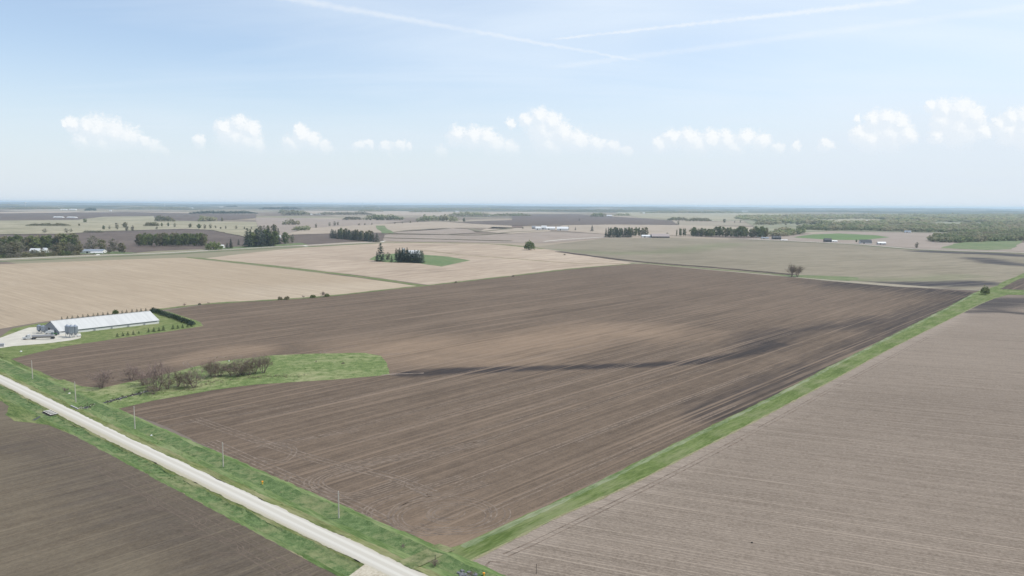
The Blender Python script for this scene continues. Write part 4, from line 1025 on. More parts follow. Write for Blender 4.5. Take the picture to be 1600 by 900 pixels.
# bare trees along the creek
for i, (x, y, h, k, w, lab) in enumerate((
    (158, 607, 31, 'bare', 1.25, 'broad purplish bare tree alone near the creek, road end of the row'),
    (205, 594, 26, 'bare', 0.95, 'bare tree just behind, second from the road along the creek'),
    (224, 602, 27, 'bare', 1.1, 'bare tree leaning over the dark shadow, third along the creek'),
    (247, 610, 46, 'bare', 0.75, 'tallest bare tree of the creek row, narrow and pinkish'),
    (240, 616, 14, 'bareg', 1.3, 'low leafing thicket at the foot of the tallest bare tree'),
    (278, 604, 27, 'bareg', 0.85, 'leafing thin tree right of the tallest bare tree'),
    (303, 606, 36, 'bare', 0.95, 'dark dense bare tree in the middle of the creek row'),
    (328, 588, 26, 'bareg', 0.9, 'greyish tree behind the dark dense bare tree'),
    (343, 588, 25, 'bareg', 1.0, 'greenish-grey tree at the middle of the right clump'),
    (362, 587, 21, 'bare', 1.0, 'low bare tree between two greenish ones in the right clump'),
    (380, 586, 28, 'bareg', 1.05, 'wide greenish-grey tree in the right clump'),
    (398, 584, 32, 'bare', 0.8, 'upright pinkish tree near the meadow end of the row'),
    (412, 583, 30, 'bareg', 0.8, 'last tree of the creek row, beside open meadow'))):
    place(k, x, y, h * 1.08, lab, 'tree', 'bare trees along the creek', w * 1.15, i)
for i, (x, y, h) in enumerate(((233, 606, 17), (262, 608, 17), (290, 606, 18), (336, 590, 18), (371, 588, 18), (389, 586, 19))):
    place('bareg' if i % 3 else 'bare', x, y, h, 'low tangled bare shrub filling a gap in the creek tree row', 'shrub', 'low shrubs of the creek tree row', 1.5, i, 'tangled_shrub')
place('barebush', 103, 613.5, 11, 'small bare bush beside the white stone near the second pole', 'bush', None, 0.8)
place('barebush', 494, 567, 5, 'single dark twiggy shrub in the open meadow', 'shrub', None, 0.5)
place('bush', 536, 568.5, 2.2, 'small reddish-brown shrub in the open meadow', 'shrub', None, 1.6, 2)

# barn windbreak
ROW1 = [(183.5, 526.5, 5.2), (192, 525.3, 5.2), (200, 524, 5), (208.5, 523, 5.6), (217, 521.3, 3.6), (232, 519.2, 5.4), (240.5, 518.3, 5.8), (248.5, 517.3, 5.4), (255.5, 516.3, 6), (270.5, 514.3, 5.6), (278, 513.3, 5), (285.5, 512.5, 5), (293, 511.3, 4.2), (299, 510.4, 4.4)]
for i, (x, y, h) in enumerate(ROW1):
    place('small', x, y, h * 1.2, 'small dark spruce in the front row on the lawn before the barn' if i != 4 else 'smallest spruce of the front row on the barn lawn', 'spruce', 'front spruce row at the barn')
ROW2 = [(96.5, 500.2), (105.5, 499), (113, 498.2), (121.5, 497.2), (129.5, 496.3), (137.5, 495.4), (146, 494.6), (153, 493.8), (161, 492.9), (168.5, 492.1), (191, 489.8), (198, 489), (206.5, 488.2), (214, 487.6), (220.5, 487.0), (228, 486.2)]
for x, y in ROW2:
    place('small', x, y - 0.3, 5.0, 'small dark spruce peeping over the barn roof ridge from behind', 'spruce', 'back spruce row at the barn')
place('bush', 180.5, 491, 8, 'big round green bush behind the middle of the barn ridge', 'bush', None, 0.8, 1)
HED = smooth_line([(239, 487.5), (252, 491.5), (268, 496.5), (284, 502.5), (300, 508)], 3.6)
for q in HED:
    place('hedge', q.x, q.y, 7.6, 'dense dark bush in the thick hedge closing the right end of the barn yard', 'bush', 'hedge bushes at the barn yard end', 1.25)

# scattered far trees, left pasture
FARTREES = [(70, 364, 7, 'bud', 1.3), (104, 364.5, 8, 'bud', 1.1), (111, 363, 6, 'bud', 1.0), (124, 353.5, 4.5, 'olive', 1.1), (133, 347.5, 6, 'spring', 1.3), (162, 359, 7, 'pale', 1.1), (171, 358.5, 6, 'bud', 1.0),
    (183, 359, 11, 'bud', 0.9), (195, 356, 9, 'olive', 1.3), (198, 361, 9, 'bud', 1.1), (207, 361, 9, 'bud', 1.0), (245, 358.5, 5, 'bud', 1.3), (253, 354, 6, 'pale', 0.9), (263, 354, 6.5, 'pale', 0.9), (273, 355.5, 7, 'bud', 1.0),
    (297, 356, 7, 'olive', 1.2), (311, 357.5, 8, 'spring', 1.2), (320, 358, 8, 'bud', 1.1), (329, 357.5, 8, 'bud', 1.0), (337, 357, 5, 'bud', 1.0), (345, 358, 3.5, 'olive', 1.4), (353, 358, 5.5, 'bud', 1.0), (369, 358, 5.5, 'bud', 1.2), (382, 358.5, 4.5, 'olive', 0.9), (393, 358.5, 4.5, 'bud', 0.9),
    (347, 346, 6, 'olive', 1.0), (494, 356.5, 7.5, 'bud', 0.9), (515, 353.5, 6, 'bud', 1.1), (523, 353, 7, 'bud', 1.1), (528, 352.5, 6, 'bud', 1.0), (561, 352.5, 3.5, 'bud', 1.3), (570, 352, 3.5, 'bud', 1.3), (581, 351.5, 3.5, 'bud', 1.2), (617, 350, 3, 'bud', 1.3), (629, 349.5, 3, 'bud', 1.3), (641, 348.5, 3, 'olive', 1.5), (653, 347.5, 3, 'bud', 1.2),
    (725, 347, 7, 'pale', 1.1), (888, 359, 6.5, 'spruce', 1.3), (899, 360, 5.5, 'spruce', 1.3), (925, 361.5, 10, 'spruce', 1.3), (817, 358, 4, 'bud', 1.2), (905, 345, 4, 'spruce', 1.2), (1060, 351.5, 6, 'bud', 1.2), (1132, 348, 6, 'olive', 1.2), (1148, 348.5, 3.5, 'bud', 1.0), (1157, 348.5, 5, 'bud', 0.9), (1212, 350.5, 6.5, 'olive', 1.2),
    (1228, 352, 6, 'bud', 1.0), (1246, 352, 7, 'bud', 1.1), (1256, 358, 6, 'olive', 1.2), (1283, 356, 12, 'spruce', 1.2), (1043, 370.5, 7, 'bud', 1.1), (1338, 378.5, 4.5, 'spring', 1.0)]
for i, (x, y, h, k, w) in enumerate(FARTREES):
    area = 'pale pasture at the far left' if x < 400 else 'rolling stubble beyond the county road' if x < 800 else 'plain by the small white farm' if x < 1000 else 'plain before the right-hand woods'
    sort = {'bud': 'grey-brown bare', 'olive': 'olive-green', 'spring': 'green leafy', 'pale': 'pale green', 'spruce': 'dark pointed evergreen'}[k]
    place(k, x, y, h, '%s tree scattered on the %s' % (sort, area), 'tree', 'scattered trees, ' + area, w)
# windbreak and tree row towards the right
grove(['spruce', 'spruce', 'pine'], 946, 988, 371, 371.2, 13, 17, 12, 'dark evergreen of the square windbreak beside the long low sheds', 'evergreens of the square windbreak', 0.3, 0.95)
grove(['pale', 'olive'], 952, 1012, 369, 369.3, 13, 15, 11, 'pale green tree behind the square windbreak', 'pale trees of the square windbreak', 0.3, 0.9)
grove(['tall'], 1056, 1073, 369.3, 369.5, 11, 14, 5, 'slim pale poplar left of the dark roadside trees', 'slim poplars', 0.3, 1.0)
grove(['bud', 'spring', 'spruce'], 1082, 1115, 369.6, 370, 12, 15, 9, 'dark tree in the roadside clump right of the poplars', 'dark roadside clump', 0.3, 1.1)
grove(['pale', 'spring', 'olive'], 1116, 1200, 369.6, 371.5, 13, 18, 17, 'light green tree in the row along the right-hand road', 'light green row along the right road', 0.8, 1.0)

# ------------------------------------------------------------------ far woods: one mass each
def canopy(name, spots, leafm, seed, label, quads=22):
    """many small crowns in one mesh; spots = (x, y, h, w)"""
    rr = np.random.default_rng(seed); V = []; n = 0
    tmpl = []
    for t in range(6):
        d = rr.normal(size=(quads, 3)); d /= np.linalg.norm(d, axis=1)[:, None]
        c = d * (rr.random((quads, 1)) ** 0.35) * np.array([0.5, 0.5, 0.40]) + np.array([0, 0, 0.58])
        c[: quads // 5, 2] *= 0.5
        nn = d + rr.normal(size=(quads, 3)) * 0.7 + np.array([0, 0, 0.4]); nn /= np.linalg.norm(nn, axis=1)[:, None]
        a = np.cross(nn, rr.normal(size=(quads, 3))); a /= np.linalg.norm(a, axis=1)[:, None]; b_ = np.cross(nn, a)
        s1 = rr.uniform(0.12, 0.24, (quads, 1)); s2 = rr.uniform(0.10, 0.2, (quads, 1))
        tmpl.append(np.stack([c - a * s1, c - b_ * s2, c + a * s1, c + b_ * s2], 1).reshape(-1, 3))
    for (x, y, h, w) in spots:
        q = tmpl[rr.integers(6)] * np.array([w, w, h]) + np.array([x, y, 0]); V.append(q)
    V = np.concatenate(V); nf = len(V) // 4
    me = bpy.data.meshes.new(name)
    me.vertices.add(len(V)); me.vertices.foreach_set('co', V.ravel())
    me.loops.add(nf * 4); me.loops.foreach_set('vertex_index', np.arange(nf * 4, dtype=np.int32))
    me.polygons.add(nf); me.polygons.foreach_set('loop_start', np.arange(nf, dtype=np.int32) * 4)
    try: me.polygons.foreach_set('loop_total', np.full(nf, 4, dtype=np.int32))
    except Exception: pass
    me.materials.append(leafm); me.update(calc_edges=True); me.validate()
    return tag(mesh_obj(name, me), label, None, None, 'stuff')

def inside(poly, x, y):
    c = False; n = len(poly)
    for i in range(n):
        x0, y0 = poly[i]; x1, y1 = poly[i - 1]
        if (y0 > y) != (y1 > y) and x < (x1 - x0) * (y - y0) / (y1 - y0) + x0: c = not c
    return c
wr = random.Random(5)
def wood_spots(pxpoly, spacing, h0, h1, clear=(), thin=None):
    poly = P2(pxpoly); xs = [p[0] for p in poly]; ys = [p[1] for p in poly]; out = []
    cl = [P2(c) for c in clear]
    y = min(ys)
    while y < max(ys):
        x = min(xs)
        sp = spacing * (1 + max(0, y - 2500) / 5000.0)
        while x < max(xs):
            qx, qy = x + wr.uniform(-0.45, 0.45) * sp, y + wr.uniform(-0.45, 0.45) * sp
            if inside(poly, qx, qy) and not any(inside(c, qx, qy) for c in cl):
                if thin is not None and mnoise.fractal(Vector((qx * 0.0016, qy * 0.0030, 3.3)), 1.0, 2.0, 3) > thin: x += sp; continue
                big = mnoise.noise(Vector((qx * 0.004, qy * 0.004, 0.7)))
                h = (h0 + (h1 - h0) * wr.random()) * (1 + 0.25 * big)
                out.append((qx, qy, h, sp * wr.uniform(0.95, 1.45)))
            x += sp
        y += sp
    return out
CLEAR = [[(1250, 346), (1330, 342), (1420, 344), (1400, 348), (1300, 351)], [(1445, 350), (1500, 347), (1510, 352), (1455, 354)], [(1380, 353), (1445, 352), (1440, 355), (1390, 356)]]
canopy('wood', wood_spots([(1450, 377), (1465, 372), (1500, 367), (1545, 366), (1640, 366), (1800, 370), (1800, 380), (1600, 376.5), (1545, 377.5), (1500, 379.5), (1465, 379)], 15, 13, 19), L_WOOD, 1, 'nearest tongue of leafing woodland reaching into the right-hand fields', 34)
canopy('wood', wood_spots([(1200, 368), (1260, 356), (1340, 352), (1460, 354), (1560, 352), (1800, 356), (1800, 371), (1640, 366), (1545, 366), (1475, 364), (1400, 362.5), (1300, 361.5), (1262, 364.5), (1215, 371)], 22, 15, 26, CLEAR, 0.14), L_WOOD, 2, 'broad belt of leafing woodland behind the right-hand fields', 28)
canopy('wood', wood_spots([(1140, 341), (1250, 337), (1400, 337), (1560, 336), (1760, 340), (1800, 356), (1560, 352), (1460, 354), (1340, 352), (1260, 356), (1215, 352), (1190, 347)], 40, 16, 30, CLEAR, 0.02), L_WOOD, 3, 'hazy woodland plain spreading to the right under the skyline', 24)

def strip(x0, x1, y, hpx, label, leafm=L_WOOD, rows=2, y1=None):
    y1 = y if y1 is None else y1; sp = []
    for r_ in range(rows):
        x = x0
        while x < x1:
            f = (x - x0) / max(1e-6, x1 - x0); yy = y + (y1 - y) * f - 0.25 * r_ + wr.uniform(-0.12, 0.12)
            p = G(x, yy); m_ = mpp(p); e = min(1, 0.45 + 3.2 * min(f, 1 - f)) * (0.72 + 0.45 * (0.5 + 0.5 * mnoise.noise(Vector((x * 0.11, y, r_)))))
            h = hpx * m_ * e * wr.uniform(0.8, 1.15)
            sp.append((p.x, p.y, h, h * wr.uniform(0.9, 1.4)))
            x += hpx * wr.uniform(0.35, 0.6)
    return canopy('treeline', sp, leafm, int(x0 * 7 + y * 13) % 9999, label)
STRIPS = [(40, 110, 353.3, 4.5, L_OLIVE), (225, 249, 353.5, 6, L_OLIVE), (243, 272, 346.3, 9, L_OLIVE), (311, 338, 346.3, 9, L_WOOD), (130, 165, 363.5, 3.5, L_BUD), (296, 402, 334.3, 5, L_CONI), (440, 484, 336.5, 8, L_WOOD), (436, 452, 333, 6, L_WOOD), (442, 467, 351.5, 8.5, L_WOOD), (457, 485, 360.3, 8, L_WOOD),
    (490, 585, 336, 5, L_BUD), (536, 565, 344, 5.5, L_BUD), (568, 631, 344.3, 9, L_WOOD), (651, 718, 346.3, 9.5, L_WOOD), (700, 770, 338, 6.5, L_WOOD), (768, 830, 338, 5, L_WOOD), (560, 600, 331, 4, L_WOOD), (640, 690, 332, 4, L_WOOD), (0, 30, 322.5, 4, L_WOOD), (133, 150, 329.5, 5, L_CONI),
    (922, 947, 338.8, 6, L_WOOD), (960, 985, 337.5, 4.5, L_WOOD), (1043, 1075, 345, 6, L_WOOD), (1072, 1112, 346, 6, L_OLIVE), (1150, 1205, 342, 5.5, L_WOOD), (1178, 1210, 351.5, 7, L_WOOD), (405, 470, 327.5, 4, L_CONI), (350, 372, 324.8, 3.5, L_CONI), (810, 1000, 331, 4, L_WOOD), (1000, 1160, 333.5, 4, L_WOOD), (200, 300, 326.5, 3.5, L_WOOD), (0, 120, 327, 3.5, L_WOOD), (620, 800, 328.5, 3.5, L_WOOD), (460, 620, 326.5, 3, L_WOOD)]
for i, (x0, x1, y, h, lm) in enumerate(STRIPS):
    where = 'pale pasture at far left' if x1 < 420 else 'rolling stubble in the middle' if x0 < 800 else 'plain towards the right'
    strip(x0, x1, y, h, 'belt of distant trees across the ' + where, lm)

# rough growth on verge, creek and meadow
def tufts(name, n, chooser, leafm, hr, label, seed):
    rr = random.Random(seed); sp = []
    for i in range(n):
        p = chooser(rr)
        if p is None: continue
        h = rr.uniform(*hr); sp.append((p[0], p[1], h, h * rr.uniform(1.0, 2.4)))
    o = canopy(name, sp, leafm, seed, label, 9)
    return o
T_WEED = leaf_mat('weeds', (0.07, 0.125, 0.04), (0.15, 0.22, 0.08)); T_DRY = leaf_mat('dry_grass', (0.22, 0.20, 0.12), (0.38, 0.36, 0.24))
VR = [road_st(G(x, y)) for x, y in ((660, 890), (0, 592))]
S0, S1 = VR[0][0] - 10, VR[1][0] + 30
def on_verge(rr):
    s = rr.uniform(S0, S1)
    if mnoise.noise(Vector((s * 0.06, 2.2, 0.3))) < -0.1: return None
    if rr.random() < 0.3: return road_pt(s, rr.uniform(ROADW + 1.5, T_R - 0.5))
    return road_pt(s, rr.uniform(T_L + 0.5, -ROADW - 1.2))
tufts('undergrowth', 1100, on_verge, T_WEED, (0.25, 0.6), 'weeds and coarse grass growing in the road ditches', 31)
MEAD = P2([(100, 600), (160, 606), (240, 590), (340, 566), (430, 556), (570, 552), (600, 560), (606, 582), (520, 592), (400, 600), (330, 609), (240, 625), (172, 640), (150, 640)])
mxs, mys = [p[0] for p in MEAD], [p[1] for p in MEAD]
def in_meadow(rr):
    for _ in range(20):
        x, y = rr.uniform(min(mxs), max(mxs)), rr.uniform(min(mys), max(mys))
        if inside(MEAD, x, y): return (x, y)
tufts('undergrowth', 260, in_meadow, T_WEED, (0.25, 0.65), 'rough grass tufts in the creek meadow', 32)
DRYL = P2([(262, 612), (300, 607), (330, 598), (390, 591), (430, 588), (480, 587)])
def along(line, spread):
    def f(rr):
        i = rr.randrange(len(line) - 1); t = rr.random()
        return (line[i][0] + (line[i + 1][0] - line[i][0]) * t + rr.gauss(0, spread), line[i][1] + (line[i + 1][1] - line[i][1]) * t + rr.gauss(0, spread))
    return f
tufts('dry_grass', 260, along(DRYL, 2.5), T_DRY, (0.4, 0.9), 'bleached dead grass along the creek trees', 33)
CRKL = P2(CREEK)
tufts('undergrowth', 130, along(CRKL, 1.8), leaf_mat('dead_brush', (0.05, 0.045, 0.03), (0.14, 0.12, 0.08)), (0.3, 0.8), 'dark dead brush along the creek banks', 34)
tufts('dry_grass', 220, on_verge, T_DRY, (0.25, 0.6), 'bleached dead grass in the road ditches', 35)

# ------------------------------------------------------------------ buildings
WHITE = plain_mat('white_steel', (0.62, 0.625, 0.62), 0.45, 0.04, 0.3, spec=0.4)
WALLW = plain_mat('pale_wall', (0.66, 0.66, 0.64), 0.6, 0.06, 0.4)
GREYW = plain_mat('grey_siding', (0.30, 0.31, 0.33), 0.6, 0.08, 0.4)
DARKR_ = plain_mat('dark_shingles', (0.075, 0.078, 0.085), 0.8, 0.2, 0.5)
BLUEGR = plain_mat('blue_grey_shingles', (0.21, 0.24, 0.28), 0.8, 0.12, 0.5)
GALV = plain_mat('galvanised_steel', (0.30, 0.335, 0.39), 0.38, 0.12, 0.5, metal=0.55, spec=0.5)
DARKM = plain_mat('dark_opening', (0.03, 0.03, 0.032), 0.6, 0.2, 1)
CONC = plain_mat('concrete', (0.42, 0.41, 0.38), 0.9, 0.15, 0.6)
def ribbed(name, col, az=0.0, period=0.9):
    b = NB(name); p = b.obj(); w = b.N.new('ShaderNodeTexWave'); w.wave_type = 'BANDS'; w.bands_direction = 'X'
    w.inputs['Scale'].default_value = 0.314 / period * 1.0; b.put(w.inputs[0], p)
    n = b.noise(p, 0.25, 4, 0.6)
    pn = b.noise(b.map(p, 0, (0.35, 0.02, 0)), 1.0, 1, 0.5)
    c = b.mix(b.math('ADD', b.math('MULTIPLY', n, 0.5), b.rng(pn, 0.45, 0.60, 0.0, 0.5)), col, [x * 0.84 for x in col])
    return b.surf(c, 0.42, 0.0, 0.35, b.bump(w.outputs[0], 0.35, 0.08))
ROOFW = ribbed('ribbed_white_roof', (0.52, 0.52, 0.505))

def gable(name, center, L_, W_, he, hr, az, wall, roof, label, cat='building', group=None, over=0.35, door=True, detail=False):
    """long axis along local X; az = heading of local X"""
    b = empty(name, (center[0], center[1], 0), az, label, cat, group)
    x, y = L_ / 2, W_ / 2
    w = MB(); w.add([(-x, -y, -.2), (x, -y, -.2), (x, y, -.2), (-x, y, -.2), (-x, -y, he), (x, -y, he), (x, y, he), (-x, y, he), (-x, 0, hr - .05), (x, 0, hr - .05)],
                    [(0, 1, 5, 4), (1, 2, 6, 9, 5), (2, 3, 7, 6), (3, 0, 4, 8, 7)])
    w.build('wall', wall, b)
    sl = (hr - he) / y; X, Y = x + over, y + over; ze = he - over * sl
    t = 0.14
    r_ = MB(); r_.add([(-X, -Y, ze), (X, -Y, ze), (X, 0, hr), (-X, 0, hr), (X, Y, ze), (-X, Y, ze), (-X, -Y, ze + t), (X, -Y, ze + t), (X, 0, hr + t), (-X, 0, hr + t), (X, Y, ze + t), (-X, Y, ze + t)],
                      [(0, 3, 2, 1), (3, 5, 4, 2), (6, 7, 8, 9), (9, 8, 10, 11), (0, 1, 7, 6), (4, 5, 11, 10), (0, 6, 9, 3), (3, 9, 11, 5), (1, 2, 8, 7), (2, 4, 10, 8)])
    r_.build('roof', roof, b)
    if door:
        d = MB(); d.box((-L_ * 0.2, -y - 0.03, he * 0.42), (min(3.6, L_ * 0.2), 0.06, he * 0.84)); d.build('door', DARKM, b)
    return b

# the long white livestock barn
def build_barn():
    A, B = G(93, 523.2), G(248.5, 505.4)
    u = Vector((B.x - A.x, B.y - A.y)); L_ = u.length; u.normalize(); n = Vector((-u.y, u.x))
    if n.y < 0: n = -n
    # width and ridge height that put the ridge where the survey shows it
    best = None
    for W_ in np.arange(14, 34, 0.5):
        for hr in np.arange(4, 9, 0.1):
            e = 0
            for base, tgt in ((A, (77, 502.5)), (B, (233, 486.2))):
                q = project((base.x + n.x * W_ / 2, base.y + n.y * W_ / 2, hr)); e += (q[0] - tgt[0]) ** 2 + (q[1] - tgt[1]) ** 2
            if best is None or e < best[0]: best = (e, W_, hr)
    W_, hr = best[1], best[2]; he = 2.7
    print('barn', round(L_, 1), W_, round(hr, 1), best[0])
    c = (Vector((A.x + B.x, A.y + B.y)) / 2) + n * W_ / 2
    az = math.atan2(u.y, u.x)
    b = empty('livestock_barn', (c.x, c.y, 0), az, 'long white-roofed livestock barn with grey gable end on the gravel yard', 'barn')
    x, y = L_ / 2, W_ / 2
    w = MB(); w.add([(-x, -y, -.2), (x, -y, -.2), (x, y, -.2), (-x, y, -.2), (-x, -y, he), (x, -y, he), (x, y, he), (-x, y, he)], [(0, 1, 5, 4), (2, 3, 7, 6), (1, 2, 6, 5)])
    w.build('wall', WALLW, b)
    for sx in (-1, 1):
        gl = MB(); gl.add([(sx * x, -y, -.2), (sx * x, y, -.2), (sx * x, y, he), (sx * x, 0, hr - 0.1), (sx * x, -y, he)], [(0, 1, 2, 3, 4) if sx > 0 else (4, 3, 2, 1, 0)])
        gl.build('gable_wall', GREYW, b)
    sl = (hr - he) / y; ov = 0.5; X, Y = x + 0.4, y + ov; ze = he - ov * sl; t = 0.15
    for s in (-1, 1):
        r_ = MB(); r_.add([(-X, s * Y, ze), (X, s * Y, ze), (X, 0, hr), (-X, 0, hr), (-X, s * Y, ze + t), (X, s * Y, ze + t), (X, 0, hr + t), (-X, 0, hr + t)],
                          [(0, 1, 2, 3), (4, 5, 6, 7), (0, 1, 5, 4), (0, 3, 7, 4), (1, 2, 6, 5)]); r_.build('roof', ROOFW, b)
    rc = MB(); rc.box((0, 0, hr + t + 0.1), (2 * X, 0.7, 0.16)); rc.build('ridge_cap', WHITE, b)
    cu = MB(); cu.box((0, -y - 0.04, he - 0.6), (L_ - 3, 0.07, 0.75)); cu.build('curtain', plain_mat('grey_curtain', (0.22, 0.24, 0.27), 0.8, 0.1, 0.2), b)
    for k in range(5):
        d = MB(); d.lathe((0, 0, 0), [(0.62, 0), (0.70, 0.9)], 10)
        o = d.build('exhaust_fan', GREYW, b); o.location = (-x + L_ * (0.16 + 0.17 * k), -y - 0.02, 0.9); o.rotation_euler = (R(90), 0, 0)
    d = MB(); d.box((-x - 0.04, -y * 0.35, 1.1), (0.06, 1.2, 2.2)); d.build('door', WHITE, b)
    d = MB(); d.box((-x - 0.05, y * 0.3, 1.5), (0.06, 3.6, 3.0)); d.build('loading_door', DARKM, b)
    ann = MB(); ann.box((x + 1.7, -y * 0.35, 1.4), (3.2, 5.0, 2.8)); ann.build('fan_housing', GREYW, b)
    return b, u, n, A, B
barn, BU, BNn, BA, BB = build_barn()
def barn_pt(a, c):     # a metres along the front wall from its near-left corner, c metres out in front
    p = Vector((BA.x, BA.y)) + BU * a - BNn * c; return (p.x, p.y)

def feed_bin(px, py, hpx, r_, label, group):
    p = G(px, py); h = hpx * mpp(p)
    b = empty('feed_bin', (p.x, p.y, 0.1), _treerand.uniform(0, 1), label, 'feed bin', group)
    leg = 0.16 * h; hop = 0.22 * h
    s = MB(); s.lathe((0, 0, 0), [(r_, leg + hop), (r_ * 1.015, leg + hop + 0.1), (r_, leg + hop + 0.2), (r_, h * 0.55), (r_ * 1.015, h * 0.56), (r_, h * 0.57), (r_, h * 0.86)], 20); s.build('shell', GALV, b, smooth=False)
    s = MB(); s.lathe((0, 0, 0), [(0.25, leg - 0.1), (r_ * 0.99, leg + hop)], 20); s.build('hopper', GALV, b)
    s = MB(); s.lathe((0, 0, 0), [(r_ * 1.04, h * 0.86), (0.35, h * 0.975), (0.35, h)], 20); s.build('roof', WHITE if False else GALV, b)
    for k in range(4):
        a = math.pi / 4 + k * math.pi / 2
        s = MB(); s.tube((math.cos(a) * r_ * 0.98, math.sin(a) * r_ * 0.98, 0), (math.cos(a) * r_ * 0.98, math.sin(a) * r_ * 0.98, leg + hop), 0.09, 0.09, 5); s.build('leg', GALV, b)
    s = MB()
    for dx in (-0.2, 0.2): s.tube((dx, -r_ - 0.12, 0.4), (dx, -r_ - 0.12, h * 0.9), 0.03, 0.03, 4)
    for k in range(14): s.tube((-0.2, -r_ - 0.12, 0.6 + k * (h * 0.86 - 0.6) / 13), (0.2, -r_ - 0.12, 0.6 + k * (h * 0.86 - 0.6) / 13), 0.02, 0.02, 3)
    s.build('ladder', GALV, b)
    return b
feed_bin(106.0, 526.2, 19.5, 1.75, 'left galvanised feed bin of the three standing before the white barn roof', 'feed bins in front of the barn')
feed_bin(112.2, 527.6, 20.5, 1.75, 'middle galvanised feed bin of the three before the white barn roof', 'feed bins in front of the barn')
feed_bin(118.4, 526.6, 19.5, 1.75, 'right galvanised feed bin of the three before the white barn roof', 'feed bins in front of the barn')
feed_bin(61.5, 520.5, 13.5, 1.6, 'outer dark feed bin at the left corner of the grey gable', 'feed bins by the gable')
feed_bin(67.8, 521.0, 13, 1.6, 'inner dark feed bin against the grey gable', 'feed bins by the gable')

def wheel(parent, x, y, r_, w):
    t = MB(); t.lathe((0, 0, -w / 2), [(r_ * 0.8, 0), (r_, w * 0.15), (r_, w * 0.85), (r_ * 0.8, w)], 16)
    o = t.build('wheel', plain_mat('rubber', (0.025, 0.025, 0.026), 0.85, 0.2, 2), parent); o.location = (x, y, r_); o.rotation_euler = (R(90), 0, 0)
    h = MB(); h.lathe((0, 0, -w * 0.53), [(r_ * 0.45, 0), (r_ * 0.55, w * 1.06)], 12); h.build('rim', GALV, o)
def semi():
    P, Q = G(36, 531), G(87, 529.5)
    c = (P + Q) / 2; u = Q - P; L_ = u.length; az = math.atan2(u.y, u.x)
    print('semi length', L_)
    k = L_ / 20.0
    b = empty('tanker_truck', (c.x, c.y, 0.12), az, 'semi truck with white cab and long grey tank trailer parked on the gravel yard', 'truck')
    x0 = -L_ / 2
    s = MB()   # cab profile: bonnet, windscreen, sleeper
    prof = [(0, 0.9), (0, 1.9), (1.7, 2.15), (2.3, 3.1), (3.0, 3.6), (4.9, 3.75), (4.9, 0.9)]
    n = len(prof); vs = [(x0 + a, -1.2, z) for a, z in prof] + [(x0 + a, 1.2, z) for a, z in prof]
    s.add(vs, [tuple(range(n - 1, -1, -1)), tuple(range(n, 2 * n))] + [(i, (i + 1) % n, n + (i + 1) % n, n + i) for i in range(n)]); s.build('cab', WHITE, b)
    s = MB(); s.add([(x0 + 1.74, -1.05, 2.24), (x0 + 2.26, -1.05, 3.04), (x0 + 2.26, 1.05, 3.04), (x0 + 1.74, 1.05, 2.24)], [(0, 1, 2, 3)]); s.build('windscreen', plain_mat('dark_glass', (0.02, 0.025, 0.03), 0.1, 0.1, 1), b)
    for sy in (-1, 1):
        s = MB(); s.box((x0 + 2.9, sy * 1.215, 2.75), (0.95, 0.03, 0.65)); s.build('side_window', MATS['dark_glass'], b)
        s = MB(); s.tube((x0 + 4.95, sy * 0.95, 1.0), (x0 + 4.95, sy * 0.95, 4.1), 0.09, 0.09, 6); s.build('exhaust_stack', GALV, b)
    s = MB(); s.box((x0 + 4.6, 0, 0.85), (8.6, 1.0, 0.28)); s.build('chassis', DARKM, b)
    tank = MB(); t0, t1 = x0 + 6.0, L_ / 2 - 0.6; nn = 16; vs = []; prof = [(t0, 0.55), (t0 + 0.25, 0.95), (t0 + 0.6, 1.0), (t1 - 0.6, 1.0), (t1 - 0.25, 0.95), (t1, 0.55)]
    for a, f in prof: vs += [(a, 1.2 * f * math.cos(2 * math.pi * i / nn), 2.25 + 1.0 * f * math.sin(2 * math.pi * i / nn)) for i in range(nn)]
    fs = [(j * nn + i, j * nn + (i + 1) % nn, (j + 1) * nn + (i + 1) % nn, (j + 1) * nn + i) for j in range(len(prof) - 1) for i in range(nn)] + [tuple(range(nn)), tuple(range((len(prof) - 1) * nn, len(prof) * nn))]
    tank.add(vs, fs); tank.build('tank', plain_mat('weathered_steel', (0.33, 0.32, 0.32), 0.45, 0.2, 0.5, metal=0.4), b)
    s = MB(); s.box(((t0 + t1) / 2, 0, 3.28), ((t1 - t0) * 0.92, 0.6, 0.06)); s.build('walkway', GALV, b)
    s = MB(); s.box(((t0 + t1) / 2, 0, 1.12), (t1 - t0, 0.9, 0.22)); s.build('trailer_frame', DARKM, b)
    for sy in (-1, 1):
        for a in (x0 + 1.1, x0 + 6.2, x0 + 7.5, L_ / 2 - 1.3, L_ / 2 - 2.6): wheel(b, a, sy * 1.02, 0.52, 0.42)
        s = MB(); s.box((L_ / 2 - 1.95, sy * 1.02, 1.16), (2.9, 0.46, 0.05)); s.build('mudguard', DARKM, b)
semi()
def pump_tractor():
    p = G(84, 524.5)
    b = empty('tractor', (p.x, p.y, 0.12), R(10), 'small green tractor parked between the tank trailer and the grey gable', 'tractor')
    gr = plain_mat('green_paint', (0.05, 0.16, 0.06), 0.4, 0.1, 1)
    s = MB(); s.box((1.1, 0, 1.35), (2.2, 0.9, 0.9)); s.build('hood', gr, b)
    s = MB(); s.box((-0.7, 0, 2.0), (1.5, 1.5, 1.5)); s.build('cab', plain_mat('cab_glass', (0.25, 0.30, 0.30), 0.15, 0.1, 1), b)
    s = MB(); s.box((-0.7, 0, 2.82), (1.7, 1.7, 0.16)); s.build('roof', WHITE, b)
    for sy in (-1, 1): wheel(b, -0.8, sy * 0.95, 0.85, 0.5); wheel(b, 1.7, sy * 0.8, 0.55, 0.35)
pump_tractor()
